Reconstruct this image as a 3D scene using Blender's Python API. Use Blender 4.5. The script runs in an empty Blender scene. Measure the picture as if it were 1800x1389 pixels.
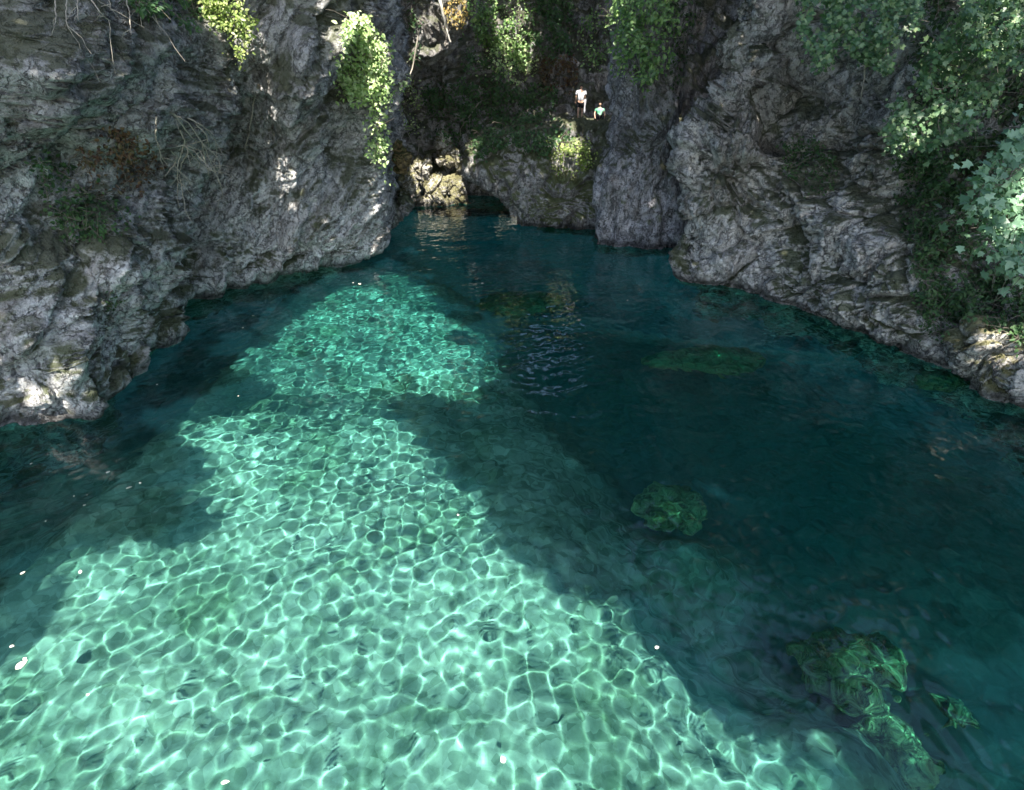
import bpy, math, random
import numpy as np
from mathutils import Vector, Matrix
from mathutils.bvhtree import BVHTree

# ---------------------------------------------------------------- camera, sky, sun, exposure
sc = bpy.context.scene
C = sc.collection
PITCH = 30.0
F = 1000.0                       # focal length in pixels of the 1800 px wide photograph
CAM = np.array([0.0, 0.0, 8.0])
cam = bpy.data.objects.new('camera', bpy.data.cameras.new('camera')); C.objects.link(cam)
cam.location = CAM; cam.rotation_euler = (math.radians(90 - PITCH), 0, 0)
cam.data.sensor_width = 36; cam.data.lens = 36 * F / 1800
cam.data.clip_start = 0.1; cam.data.clip_end = 600
sc.camera = cam

SUN = np.array([0.06, -0.58, 0.80]); SUN /= np.linalg.norm(SUN)
world = bpy.data.worlds.new('World'); sc.world = world; world.use_nodes = True
_bg = world.node_tree.nodes['Background']; _sky = world.node_tree.nodes.new('ShaderNodeTexSky')
_sky.sky_type = 'NISHITA'; _sky.sun_disc = False
_sky.sun_elevation = math.asin(SUN[2]); _sky.sun_rotation = math.atan2(SUN[0], SUN[1])
world.node_tree.links.new(_sky.outputs[0], _bg.inputs[0]); _bg.inputs[1].default_value = 0.14
sd = bpy.data.lights.new('sun', 'SUN'); sd.energy = 5.0; sd.angle = math.radians(0.5); sd.color = (1, 0.95, 0.86)
sd.cycles.is_caustics_light = True
so = bpy.data.objects.new('sun', sd); C.objects.link(so); so.location = tuple(SUN * 60)
so.rotation_euler = Vector(SUN).to_track_quat('Z', 'Y').to_euler()
sc.view_settings.view_transform = 'Standard'; sc.view_settings.look = 'None'
sc.view_settings.exposure = 1.74; sc.view_settings.gamma = 1
sc.cycles.use_denoising = True
sc.cycles.max_bounces = 8; sc.cycles.diffuse_bounces = 3; sc.cycles.transmission_bounces = 6
sc.cycles.sample_clamp_indirect = 6

random.seed(7); RNG = np.random.default_rng(7)
cp, sp = math.cos(math.radians(PITCH)), math.sin(math.radians(PITCH))
R_, U_, FW = np.array([1, 0, 0.]), np.array([0, sp, cp]), np.array([0, cp, -sp])

def ray(px, py):
    d = R_ * ((px - 900) / F) + U_ * ((694.5 - py) / F) + FW
    return d
def W(px, py, z=0.0):                      # point of the horizontal plane z seen at a pixel
    d = ray(px, py); t = (z - CAM[2]) / d[2]; return CAM + d * t
def PY(px, py, Y):                         # point at world distance y seen at a pixel
    d = ray(px, py); return CAM + d * (Y / d[1])

# ---------------------------------------------------------------- noise
def _hash(i, j, k, seed):
    h = (i * 374761393 + j * 668265263 + k * 2147483647 + seed * 1274126177) & 0xFFFFFFFF
    h = ((h ^ (h >> 13)) * 1274126177) & 0xFFFFFFFF
    h = ((h ^ (h >> 15)) * 2246822519) & 0xFFFFFFFF
    return (h ^ (h >> 16)) & 0xFFFFFFFF
_G = np.random.default_rng(3).normal(size=(256, 3)); _G /= np.linalg.norm(_G, axis=1)[:, None]
_G = _G.astype(np.float32)
def perlin(p, seed=0):
    f = np.floor(p); i = f.astype(np.int64); r = (p - f).astype(np.float32)
    w = r * r * r * (r * (r * 6 - 15) + 10)
    out = np.zeros(len(p), np.float32)
    for dx in (0, 1):
        wx = w[:, 0] if dx else 1 - w[:, 0]
        for dy in (0, 1):
            wy = w[:, 1] if dy else 1 - w[:, 1]
            for dz in (0, 1):
                wz = w[:, 2] if dz else 1 - w[:, 2]
                g = _G[_hash(i[:, 0] + dx, i[:, 1] + dy, i[:, 2] + dz, seed) & 255]
                out += wx * wy * wz * (g[:, 0] * (r[:, 0] - dx) + g[:, 1] * (r[:, 1] - dy) + g[:, 2] * (r[:, 2] - dz))
    return out * 1.5
def fbm(p, octs=4, seed=0, gain=0.5):
    s = 0; a = 1.0
    for o in range(octs):
        s = s + a * perlin(p * 2.03 ** o + 11.3 * o, seed + o); a *= gain
    return s
def ridged(p, octs=4, seed=0, gain=0.55):
    s = 0; a = 1.0
    for o in range(octs):
        s = s + a * (1 - 2.2 * np.abs(perlin(p * 2.03 ** o + 7.7 * o, seed + o))); a *= gain
    return s
def worley(p, seed=0):
    f = np.floor(p); i = f.astype(np.int64); r = (p - f).astype(np.float32)
    f1 = np.full(len(p), 9., np.float32); f2 = f1.copy(); cid = np.zeros(len(p), np.float32)
    for dx in (-1, 0, 1):
        for dy in (-1, 0, 1):
            for dz in (-1, 0, 1):
                h = _hash(i[:, 0] + dx, i[:, 1] + dy, i[:, 2] + dz, seed)
                ox = (h & 1023) / 1023.; oy = ((h >> 10) & 1023) / 1023.; oz = ((h >> 20) & 1023) / 1023.
                d = np.sqrt((dx + ox - r[:, 0]) ** 2 + (dy + oy - r[:, 1]) ** 2 + (dz + oz - r[:, 2]) ** 2).astype(np.float32)
                n = d < f1
                f2 = np.where(n, f1, np.minimum(f2, d)); f1 = np.where(n, d, f1)
                cid = np.where(n, ((h >> 5) & 255) / 255., cid)
    return f1, f2, cid

# ---------------------------------------------------------------- mesh helpers
def mesh_np(name, v, faces_flat, k, smooth=True):
    me = bpy.data.meshes.new(name); v = np.ascontiguousarray(v, np.float32)
    nf = len(faces_flat) // k
    me.vertices.add(len(v)); me.vertices.foreach_set('co', v.ravel())
    me.loops.add(nf * k); me.loops.foreach_set('vertex_index', faces_flat.astype(np.int32))
    me.polygons.add(nf); me.polygons.foreach_set('loop_start', np.arange(0, nf * k, k, dtype=np.int32))
    me.update(calc_edges=True)
    if smooth: me.shade_smooth()
    else: me.shade_flat()
    return me
def grid_faces(nr, nc, wrap=False):
    i = np.arange((nr - 1) * (nc if wrap else nc - 1)); w = nc if wrap else nc - 1
    r = i // w; c = i % w; c2 = (c + 1) % nc
    return np.stack([r * nc + c, r * nc + c2, (r + 1) * nc + c2, (r + 1) * nc + c], -1).ravel()
def grid_normals(P, wrap=False):
    if wrap:
        du = np.roll(P, -1, 1) - np.roll(P, 1, 1)
    else:
        du = np.gradient(P, axis=1)
    dv = np.gradient(P, axis=0)
    n = np.cross(du, dv); l = np.linalg.norm(n, axis=2, keepdims=True); return n / np.maximum(l, 1e-9)
def link(name, me, mat, parent=None):
    o = bpy.data.objects.new(name, me); C.objects.link(o)
    if mat: me.materials.append(mat)
    if parent: o.parent = parent
    return o
def tag(o, label=None, cat=None, group=None, kind=None):
    if label: o['label'] = label
    if cat: o['category'] = cat
    if group: o['group'] = group
    if kind: o['kind'] = kind
    return o
def empty(name, loc):
    o = bpy.data.objects.new(name, None); C.objects.link(o); o.location = tuple(loc); o.empty_display_size = .2
    return o

# ---------------------------------------------------------------- materials
def newmat(name):
    m = bpy.data.materials.new(name); m.use_nodes = True
    return m, m.node_tree, m.node_tree.nodes, m.node_tree.links
def ramp(N, stops, interp='LINEAR'):
    r = N.new('ShaderNodeValToRGB'); r.color_ramp.interpolation = interp
    e = r.color_ramp.elements
    while len(e) < len(stops): e.new(0.5)
    for q, (p, c) in zip(e, stops):
        q.position = p; q.color = tuple(c) + (1,) if len(c) == 3 else c
    return r
def noise(N, L, co, scale, detail=6, rough=.6, dist=0):
    n = N.new('ShaderNodeTexNoise'); n.inputs['Scale'].default_value = scale; n.inputs['Detail'].default_value = detail
    n.inputs['Roughness'].default_value = rough; n.inputs['Distortion'].default_value = dist
    L.new(co, n.inputs['Vector']); return n.outputs['Fac']
def mixc(N, L, fac, a, b, mode='MIX'):
    m = N.new('ShaderNodeMix'); m.data_type = 'RGBA'; m.blend_type = mode
    if isinstance(fac, (int, float)): m.inputs[0].default_value = fac
    else: L.new(fac, m.inputs[0])
    for i, x in ((6, a), (7, b)):
        if isinstance(x, tuple): m.inputs[i].default_value = x + (1,) if len(x) == 3 else x
        else: L.new(x, m.inputs[i])
    return m.outputs[2]
def math_(N, L, op, a, b=None, clamp=False):
    m = N.new('ShaderNodeMath'); m.operation = op; m.use_clamp = clamp
    for i, x in ((0, a), (1, b)):
        if x is None: continue
        if isinstance(x, (int, float)): m.inputs[i].default_value = x
        else: L.new(x, m.inputs[i])
    return m.outputs[0]

def rock_mat(name, base=(.30, .29, .28), dark=(.10, .095, .09), pale=(.52, .50, .47), moss=.35, brown=.3, mossc=(.07, .085, .025), speck=.5, streak=.6, lean=0.0, crust=.65):
    m, T, N, L = newmat(name)
    b = N['Principled BSDF']; b.inputs['Roughness'].default_value = .88; b.inputs['Specular IOR Level'].default_value = .3
    geo = N.new('ShaderNodeNewGeometry'); pos = geo.outputs['Position']
    mp = N.new('ShaderNodeMapping'); mp.inputs['Scale'].default_value = (1, 1, .35)
    sx = N.new('ShaderNodeSeparateXYZ'); L.new(pos, sx.inputs[0]); cx = N.new('ShaderNodeCombineXYZ')
    L.new(math_(N, L, 'SUBTRACT', sx.outputs[0], math_(N, L, 'MULTIPLY', sx.outputs[2], lean)), cx.inputs[0]); L.new(math_(N, L, 'SUBTRACT', sx.outputs[1], math_(N, L, 'MULTIPLY', sx.outputs[2], lean * 1.5)), cx.inputs[1]); L.new(sx.outputs[2], cx.inputs[2])
    L.new(cx.outputs[0], mp.inputs[0])
    n1 = noise(N, L, pos, .55, 8, .65, .6); n2 = noise(N, L, pos, 3.2, 10, .72, .3); n3 = noise(N, L, mp.outputs[0], 1.3, 8, .6, .8)
    n4 = noise(N, L, pos, 14, 6, .75)
    r1 = ramp(N, [(.29, dark), (.40, base), (.56, tuple(x * 1.12 for x in base)), (.72, pale)]); L.new(n2, r1.inputs[0])
    col = r1.outputs[0]
    r4 = ramp(N, [(.34, (.55, .55, .56)), (.48, (1, 1, 1)), (.66, (1.25, 1.25, 1.22))]); L.new(n4, r4.inputs[0])
    col = mixc(N, L, .85, col, r4.outputs[0], 'MULTIPLY')
    # small black specks scattered by noise
    n5 = noise(N, L, pos, 7.5, 5, .7, .5); r5 = ramp(N, [(.40, (.10, .10, .10)), (.46, (1, 1, 1))]); L.new(n5, r5.inputs[0])
    col = mixc(N, L, speck, col, r5.outputs[0], 'MULTIPLY')
    # dark joints and hairline cracks
    cv = N.new('ShaderNodeVectorMath'); cv.operation = 'ADD'; L.new(mp.outputs[0], cv.inputs[0])
    cn = N.new('ShaderNodeTexNoise'); cn.inputs['Scale'].default_value = 1.1; cn.inputs['Detail'].default_value = 6; cn.inputs['Roughness'].default_value = .65; L.new(pos, cn.inputs['Vector'])
    cm = N.new('ShaderNodeVectorMath'); cm.operation = 'SCALE'; cm.inputs['Scale'].default_value = 1.5; L.new(cn.outputs['Color'], cm.inputs[0]); L.new(cm.outputs[0], cv.inputs[1])
    cracks = None
    for sc_v, w0, w1 in ((.9, .0, .045), (2.9, .0, .07)):
        ve = N.new('ShaderNodeTexVoronoi'); ve.feature = 'DISTANCE_TO_EDGE'; ve.inputs['Scale'].default_value = sc_v; L.new(cv.outputs[0], ve.inputs['Vector'])
        q_ = N.new('ShaderNodeMapRange'); q_.inputs[1].default_value = w0; q_.inputs[2].default_value = w1; L.new(ve.outputs['Distance'], q_.inputs[0])
        # joints open and close along their length
        o_ = noise(N, L, pos, sc_v * .9 + .3, 4, .6); oo = N.new('ShaderNodeMapRange'); oo.inputs[1].default_value = .44; oo.inputs[2].default_value = .54; oo.inputs[3].default_value = 1; oo.inputs[4].default_value = 0; L.new(o_, oo.inputs[0])
        g_ = math_(N, L, 'MAXIMUM', q_.outputs[0], oo.outputs[0]); cracks = g_ if cracks is None else math_(N, L, 'MULTIPLY', cracks, g_)
    cdark = math_(N, L, 'ADD', math_(N, L, 'MULTIPLY', cracks, .7), .30)
    cc_ = N.new('ShaderNodeCombineColor'); [L.new(cdark, cc_.inputs[i]) for i in range(3)]
    col = mixc(N, L, 1.0, col, cc_.outputs[0], 'MULTIPLY')
    # brown and ochre stains
    rb = ramp(N, [(.50, (0, 0, 0)), (.64, (1, 1, 1))]); L.new(n3, rb.inputs[0])
    col = mixc(N, L, math_(N, L, 'MULTIPLY', rb.outputs[0], brown), col, (.15, .11, .075))
    # dark lichen sheets running down the face
    nd = noise(N, L, mp.outputs[0], .8, 9, .68, 1.2)
    rd = ramp(N, [(.50, (0, 0, 0)), (.60, (1, 1, 1))]); L.new(nd, rd.inputs[0])
    col = mixc(N, L, math_(N, L, 'MULTIPLY', rd.outputs[0], streak), col, (.065, .062, .062))
    # moss grows by large patches and more on upward faces
    sep = N.new('ShaderNodeSeparateXYZ'); L.new(geo.outputs['Normal'], sep.inputs[0])
    up = math_(N, L, 'MULTIPLY', sep.outputs[2], .22)
    mm = math_(N, L, 'ADD', math_(N, L, 'ADD', n1, up), math_(N, L, 'MULTIPLY', n2, .35))
    rm = ramp(N, [(.74 - moss * .2, (0, 0, 0)), (.86 - moss * .2, (1, 1, 1))]); L.new(mm, rm.inputs[0])
    col = mixc(N, L, math_(N, L, 'MULTIPLY', rm.outputs[0], .85), col, mossc)
    # above the flood line the rock carries an old dark crust in big uneven sheets
    hz = math_(N, L, 'MULTIPLY', math_(N, L, 'SUBTRACT', sx.outputs[2], 3.4), .055)
    cr = ramp(N, [(.50, (0, 0, 0)), (.62, (1, 1, 1))]); L.new(math_(N, L, 'ADD', math_(N, L, 'ADD', n1, hz), math_(N, L, 'MULTIPLY', math_(N, L, 'SUBTRACT', n2, .5), .5)), cr.inputs[0])
    col = mixc(N, L, math_(N, L, 'MULTIPLY', cr.outputs[0], crust), col, mixc(N, L, .4, (.085, .08, .07), col))
    # wet band at the water's edge
    sp_ = N.new('ShaderNodeSeparateXYZ'); L.new(pos, sp_.inputs[0])
    wet = N.new('ShaderNodeMapRange'); wet.inputs[1].default_value = .02; wet.inputs[2].default_value = .36
    wet.inputs[3].default_value = .28; wet.inputs[4].default_value = 1
    L.new(math_(N, L, 'ABSOLUTE', math_(N, L, 'SUBTRACT', sp_.outputs[2], math_(N, L, 'MULTIPLY', n2, .25))), wet.inputs[0])
    cw = N.new('ShaderNodeCombineColor'); [L.new(wet.outputs[0], cw.inputs[i]) for i in range(3)]
    col = mixc(N, L, 1.0, col, cw.outputs[0], 'MULTIPLY')
    L.new(col, b.inputs['Base Color'])
    vo = N.new('ShaderNodeTexVoronoi'); vo.inputs['Scale'].default_value = 5.5; vo.inputs['Randomness'].default_value = 1
    wv = N.new('ShaderNodeVectorMath'); wv.operation = 'ADD'; L.new(pos, wv.inputs[0])
    nn = N.new('ShaderNodeTexNoise'); nn.inputs['Scale'].default_value = 4; nn.inputs['Detail'].default_value = 4; L.new(pos, nn.inputs['Vector'])
    L.new(nn.outputs['Color'], wv.inputs[1]); L.new(wv.outputs[0], vo.inputs['Vector'])
    flute = noise(N, L, mp.outputs[0], 3.4, 7, .62, .7); h0 = math_(N, L, 'MULTIPLY', flute, 1.5 if lean else .7)
    h = math_(N, L, 'ADD', h0, math_(N, L, 'MULTIPLY', vo.outputs['Distance'], .5)); h = math_(N, L, 'ADD', h, math_(N, L, 'ADD', n2, math_(N, L, 'MULTIPLY', n4, .6)))
    h = math_(N, L, 'ADD', h, math_(N, L, 'MULTIPLY', cracks, .8))
    bp = N.new('ShaderNodeBump'); bp.inputs['Strength'].default_value = 1; bp.inputs['Distance'].default_value = .06
    L.new(h, bp.inputs['Height']); L.new(bp.outputs[0], b.inputs['Normal'])
    return m

def leaf_mat(name, cols, trans=.35, gloss=.35):
    m, T, N, L = newmat(name)
    b = N['Principled BSDF']; b.inputs['Roughness'].default_value = .42; b.inputs['Specular IOR Level'].default_value = gloss
    a = N.new('ShaderNodeAttribute'); a.attribute_name = 'tint'
    k = len(cols) - 1
    r = ramp(N, [(i / k, c) for i, c in enumerate(cols)]); L.new(a.outputs['Fac'], r.inputs[0])
    L.new(r.outputs[0], b.inputs['Base Color'])
    t = N.new('ShaderNodeBsdfTranslucent'); hs = mixc(N, L, 1.0, r.outputs[0], (1.2, 1.5, .5), 'MULTIPLY'); L.new(hs, t.inputs[0])
    mx = N.new('ShaderNodeMixShader'); mx.inputs[0].default_value = trans
    L.new(b.outputs[0], mx.inputs[1]); L.new(t.outputs[0], mx.inputs[2]); L.new(mx.outputs[0], N['Material Output'].inputs[0])
    return m
def plain(name, col, rough=.8, col2=None, scale=20):
    m, T, N, L = newmat(name); b = N['Principled BSDF']; b.inputs['Roughness'].default_value = rough
    geo = N.new('ShaderNodeNewGeometry'); n = noise(N, L, geo.outputs['Position'], scale, 5)
    r = ramp(N, [(.35, col), (.65, col2 or tuple(c * .7 for c in col))]); L.new(n, r.inputs[0]); L.new(r.outputs[0], b.inputs['Base Color'])
    return m

M_left = rock_mat('limestone left', base=(.56, .55, .54), dark=(.13, .13, .13), pale=(.85, .84, .82), moss=.0, brown=.4, streak=.4, lean=.55)
M_right = rock_mat('limestone right', base=(.62, .58, .54), dark=(.16, .15, .14), pale=(.88, .85, .81), moss=.0, brown=.3, streak=.35)
M_far = rock_mat('limestone far', base=(.44, .42, .41), pale=(.66, .64, .62), moss=.3, brown=.6)
M_mound = rock_mat('mossy limestone', base=(.42, .40, .39), pale=(.62, .60, .58), moss=.35, brown=.5, mossc=(.10, .12, .035))
M_pillar = rock_mat('limestone pillar', base=(.46, .44, .46), pale=(.70, .68, .70), moss=.05, brown=.3)
M_pale = rock_mat('washed limestone', crust=0, base=(.62, .58, .52), dark=(.20, .18, .15), pale=(.8, .77, .72), moss=.3, brown=.35, mossc=(.16, .15, .05))
M_ochre = rock_mat('ochre tufa', crust=0, base=(.42, .31, .14), dark=(.15, .1, .05), pale=(.6, .48, .3), moss=.35, brown=.3)
M_algae = rock_mat('algae rock', crust=0,  base=(.21, .24, .12), dark=(.11, .14, .06), pale=(.33, .34, .19), moss=-.4, brown=.1, speck=.0, streak=.1)
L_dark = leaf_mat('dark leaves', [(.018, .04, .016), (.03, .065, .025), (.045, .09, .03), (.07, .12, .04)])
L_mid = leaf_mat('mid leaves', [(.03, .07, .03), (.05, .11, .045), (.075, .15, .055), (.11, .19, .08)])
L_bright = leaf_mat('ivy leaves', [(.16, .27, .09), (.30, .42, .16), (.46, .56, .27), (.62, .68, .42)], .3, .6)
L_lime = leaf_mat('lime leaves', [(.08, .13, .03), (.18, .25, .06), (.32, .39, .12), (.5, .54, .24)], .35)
L_canopy = leaf_mat('canopy leaves', [(.02, .045, .02), (.03, .06, .028), (.045, .085, .035), (.06, .1, .045)], .08, .2)
L_blue = leaf_mat('maple leaves', [(.06, .13, .07), (.10, .20, .11), (.16, .28, .17), (.30, .44, .28)], .25, .7)
L_green = leaf_mat('fresh leaves', [(.07, .14, .05), (.12, .22, .07), (.2, .33, .11), (.36, .48, .2)], .35, .6)
L_tree = leaf_mat('tree leaves', [(.04, .10, .04), (.07, .15, .06), (.12, .22, .09), (.30, .38, .2)], .3, .7)
L_brown = leaf_mat('dry leaves', [(.06, .03, .02), (.11, .06, .035), (.16, .10, .05), (.07, .08, .03)], .2)
L_pale = leaf_mat('pale leaves', [(.6, .58, .5), (.7, .68, .62), (.8, .78, .72), (.66, .6, .44)], .2)
M_twig = plain('twig bark', (.22, .19, .15), .85, (.12, .10, .08), 30)
M_dry = plain('bleached twig', (.42, .38, .31), .8, (.25, .22, .18), 30)
M_white = plain('bleached trunk', (.72, .68, .6), .8, (.5, .46, .4), 8)

# ---------------------------------------------------------------- rock shaping
def rockdisp(P, seed=0, big=.7, ridge=.35, crack=.35, fine=1.0, lean=0.0, cell=.55, saw=0.0):
    q = P.astype(np.float64)
    if lean:                                    # beds and flutes lean to one side
        q = q.copy(); q[:, 0] = P[:, 0] - .55 * lean * P[:, 2]; q[:, 1] = P[:, 1] - .83 * lean * P[:, 2]
    st = q * np.array([1.0, 1.0, .42]) if lean else q
    wx = np.stack([perlin(q * .6 + 5, seed + 50), perlin(q * .6 + 15, seed + 51), perlin(q * .6 + 25, seed + 52)], -1)
    qq = st + .7 * wx
    d = big * fbm(q * .28, 3, seed)
    d += ridge * .5 * ridged(qq * .8, 4, seed + 10)
    f1, f2, cid = worley(qq * cell, seed + 20)
    e = f2 - f1
    d += crack * (np.minimum(e / .22, 1.0) - 1.0) + crack * 1.1 * (cid - .5)
    f1, f2, cid = worley(qq * cell * 2.7 + 3, seed + 21)
    d += crack * .33 * (np.minimum((f2 - f1) / .2, 1.0) - 1) + crack * .4 * (cid - .5)
    f1, f2, cid = worley(qq * cell * 6.5 + 9, seed + 22)
    d += crack * .16 * (np.minimum((f2 - f1) / .25, 1.0) - 1) + crack * .20 * (cid - .5)
    if saw:                                     # leaning beds, each edge broken off sharply
        w = (.55 * q[:, 0] + .83 * q[:, 1]) * .46 + .45 * perlin(q * .45, seed + 70) + .12 * perlin(q * 1.7, seed + 71)
        fr_ = w - np.floor(w); m = np.clip(.55 + 1.3 * perlin(q * .3 + 3, seed + 72), 0, 1) * sm(P[:, 1], 14, 17) * sm(P[:, 2], -.5, .5)
        d += saw * m * (fr_ ** 2.0 * (1 - sm(fr_, .93, 1.0)) - .3)
        w2 = w * 2.9 + .5 * perlin(q * .9, seed + 73); f2_ = w2 - np.floor(w2); d += saw * .32 * m * (f2_ ** 1.5 - .4)
        w3 = q[:, 2] * 1.5 + .9 * perlin(q * .5, seed + 74); f3 = w3 - np.floor(w3); d += saw * .22 * (1 - sm(P[:, 1], 12, 17)) * (f3 - .5)      # flat beds near the camera
    d += fine * .085 * ridged(q * 2.6 + 2 * wx, 3, seed + 30) + fine * .045 * fbm(q * 8, 2, seed + 40, .6)
    pit = perlin(q * 3.3 + wx, seed + 45); d -= fine * .22 * np.clip(pit - .28, 0, 1) * 1.5
    return d

def sm(x, a, b):
    t = np.clip((x - a) / (b - a), 0, 1); return t * t * (3 - 2 * t)
CLIFFS = []                                       # (verts, quads) for ray tests
def resample(pts, n, smooth=3):
    p = np.array(pts, float); s = np.r_[0, np.cumsum(np.linalg.norm(np.diff(p, axis=0), axis=1))]
    u = np.linspace(0, s[-1], n)
    q = np.stack([np.interp(u, s, p[:, i]) for i in range(p.shape[1])], -1)
    k = max(1, int(n * .006 * smooth))
    if k > 1:
        ker = np.hanning(2 * k + 1); ker /= ker.sum()
        pad = np.pad(q, ((k, k), (0, 0)), 'edge'); q = np.stack([np.convolve(pad[:, i], ker, 'valid') for i in range(q.shape[1])], -1)
    return q
def cliff(name, base, nu, zs, nv, prof, mat, side, bumps=(), seed=0, disp={}, top=16.0, folds=()):
    """base: list of (x, y, key); prof(key, z) -> offset towards the pool; side: +1/-1 turns the plan normal to the pool"""
    b = resample(base, nu); xy = b[:, :2]; key = b[:, 2]
    t = np.gradient(xy, axis=0); k = 9; pad = np.pad(t, ((k, k), (0, 0)), 'edge')
    t = np.stack([np.convolve(pad[:, i], np.ones(2 * k + 1) / (2 * k + 1), 'valid') for i in (0, 1)], -1)
    t /= np.linalg.norm(t, axis=1)[:, None]; nrm = np.stack([t[:, 1], -t[:, 0]], -1) * side
    z = np.interp(np.linspace(0, 1, nv), np.linspace(0, 1, len(zs)), zs)
    Z = np.repeat(z[:, None], nu, 1); K = np.repeat(key[None], nv, 0)
    off = prof(K, Z)
    P = np.empty((nv, nu, 3)); P[..., :2] = xy[None] + nrm[None] * off[..., None]; P[..., 2] = Z
    n = grid_normals(P); flip = np.sign((n[..., :2] * nrm[None]).sum(-1).mean()); n = n * flip
    flat = P.reshape(-1, 3)
    for (px, py, rad, amp, asp, lean) in bumps:
        d = ray(px, py); dd = d / np.linalg.norm(d)
        rel = flat - CAM; tt = rel @ dd; perp = rel - tt[:, None] * dd
        dist = np.linalg.norm(perp, axis=1); j = np.argmin(dist + (tt < 0) * 99); c = flat[j]
        r3 = flat - c
        h = r3[:, 0:2] @ np.array([1, .3]) - lean * r3[:, 2]; v = r3[:, 2] / asp
        g = np.exp(-((h / rad) ** 2 + (v / rad) ** 2) * 1.2) * (np.linalg.norm(r3, axis=1) < rad * 3.5 * asp)
        flat = flat + (g * amp * 1.35)[:, None] * n.reshape(-1, 3)
    # folds: long leaning edges that swell from one side and break off sharply on the other
    for line, A_, w1, w2 in folds:
        c3 = []
        for (px, py) in line:
            dd = ray(px, py); dd /= np.linalg.norm(dd); rel = flat - CAM; tt = rel @ dd
            dist = np.linalg.norm(rel - tt[:, None] * dd, axis=1); c3.append(flat[np.argmin(dist + (tt < 0) * 99)])
        c3 = resample(np.array(c3), 40, 2); cu = .55 * c3[:, 0] + .83 * c3[:, 1]; cz = c3[:, 2]
        u_ = .55 * flat[:, 0] + .83 * flat[:, 1]; z_ = flat[:, 2]
        near = np.nonzero((u_ > cu.min() - 3.5) & (u_ < cu.max() + 3.5) & (z_ > cz.min() - 3) & (z_ < cz.max() + 3))[0]
        pp = flat[near]; wob_ = .30 * perlin(pp * .9, seed + 80) + .12 * perlin(pp * 3, seed + 81)
        du_ = u_[near][:, None] - cu[None]; dz_ = z_[near][:, None] - cz[None]; k_ = np.argmin(du_ ** 2 + dz_ ** 2, 1); r_i = np.arange(len(near))
        tg = np.stack([np.gradient(cu), np.gradient(cz)], -1); tg /= np.linalg.norm(tg, axis=1)[:, None]; tg *= np.sign(tg[:, 1:2] + 1e-6)
        t_ = tg[k_]; s_ = du_[r_i, k_] * t_[:, 1] - dz_[r_i, k_] * t_[:, 0] + wob_; e_ = np.abs(du_[r_i, k_] * t_[:, 0] + dz_[r_i, k_] * t_[:, 1])
        g = np.where(s_ < 0, np.exp(-(s_ / w1) ** 2), np.exp(-(s_ / w2) ** 2)) * np.exp(-(e_ / .7) ** 2)
        flat = flat.copy(); flat[near] += (g * A_)[:, None] * n.reshape(-1, 3)[near]
    d = rockdisp(flat, seed, **disp)
    fade = np.clip((np.abs(flat[:, 2]) + .5) / 1.2, .35, 1)         # calmer at the waterline
    P = (flat + n.reshape(-1, 3) * (d * fade)[:, None]).reshape(nv, nu, 3)
    # plateau behind the rim
    n2 = 24; s = np.linspace(0, 1, n2 + 1)[1:] ** 1.5
    rim = P[-1]; ext = np.empty((n2, nu, 3))
    ext[..., :2] = rim[None, :, :2] - nrm[None] * (s * 22)[:, None, None]
    ext[..., 2] = rim[None, :, 2] + (s * 5)[:, None] + .8 * perlin(ext.reshape(-1, 3) * .3, seed + 5).reshape(n2, nu)
    ext[..., 2] = np.where(np.arange(nu)[None] >= 0, ext[..., 2], 0)
    P = np.concatenate([P, ext]); f = grid_faces(P.shape[0], nu)
    if side * flip < 0: f = f.reshape(-1, 4)[:, ::-1].ravel()
    me = mesh_np(name, P.reshape(-1, 3), f, 4); o = link(name, me, mat)
    CLIFFS.append((P.reshape(-1, 3), f.reshape(-1, 4)))
    o.cycles.is_caustics_receiver = True
    return tag(o, kind='structure')

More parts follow.
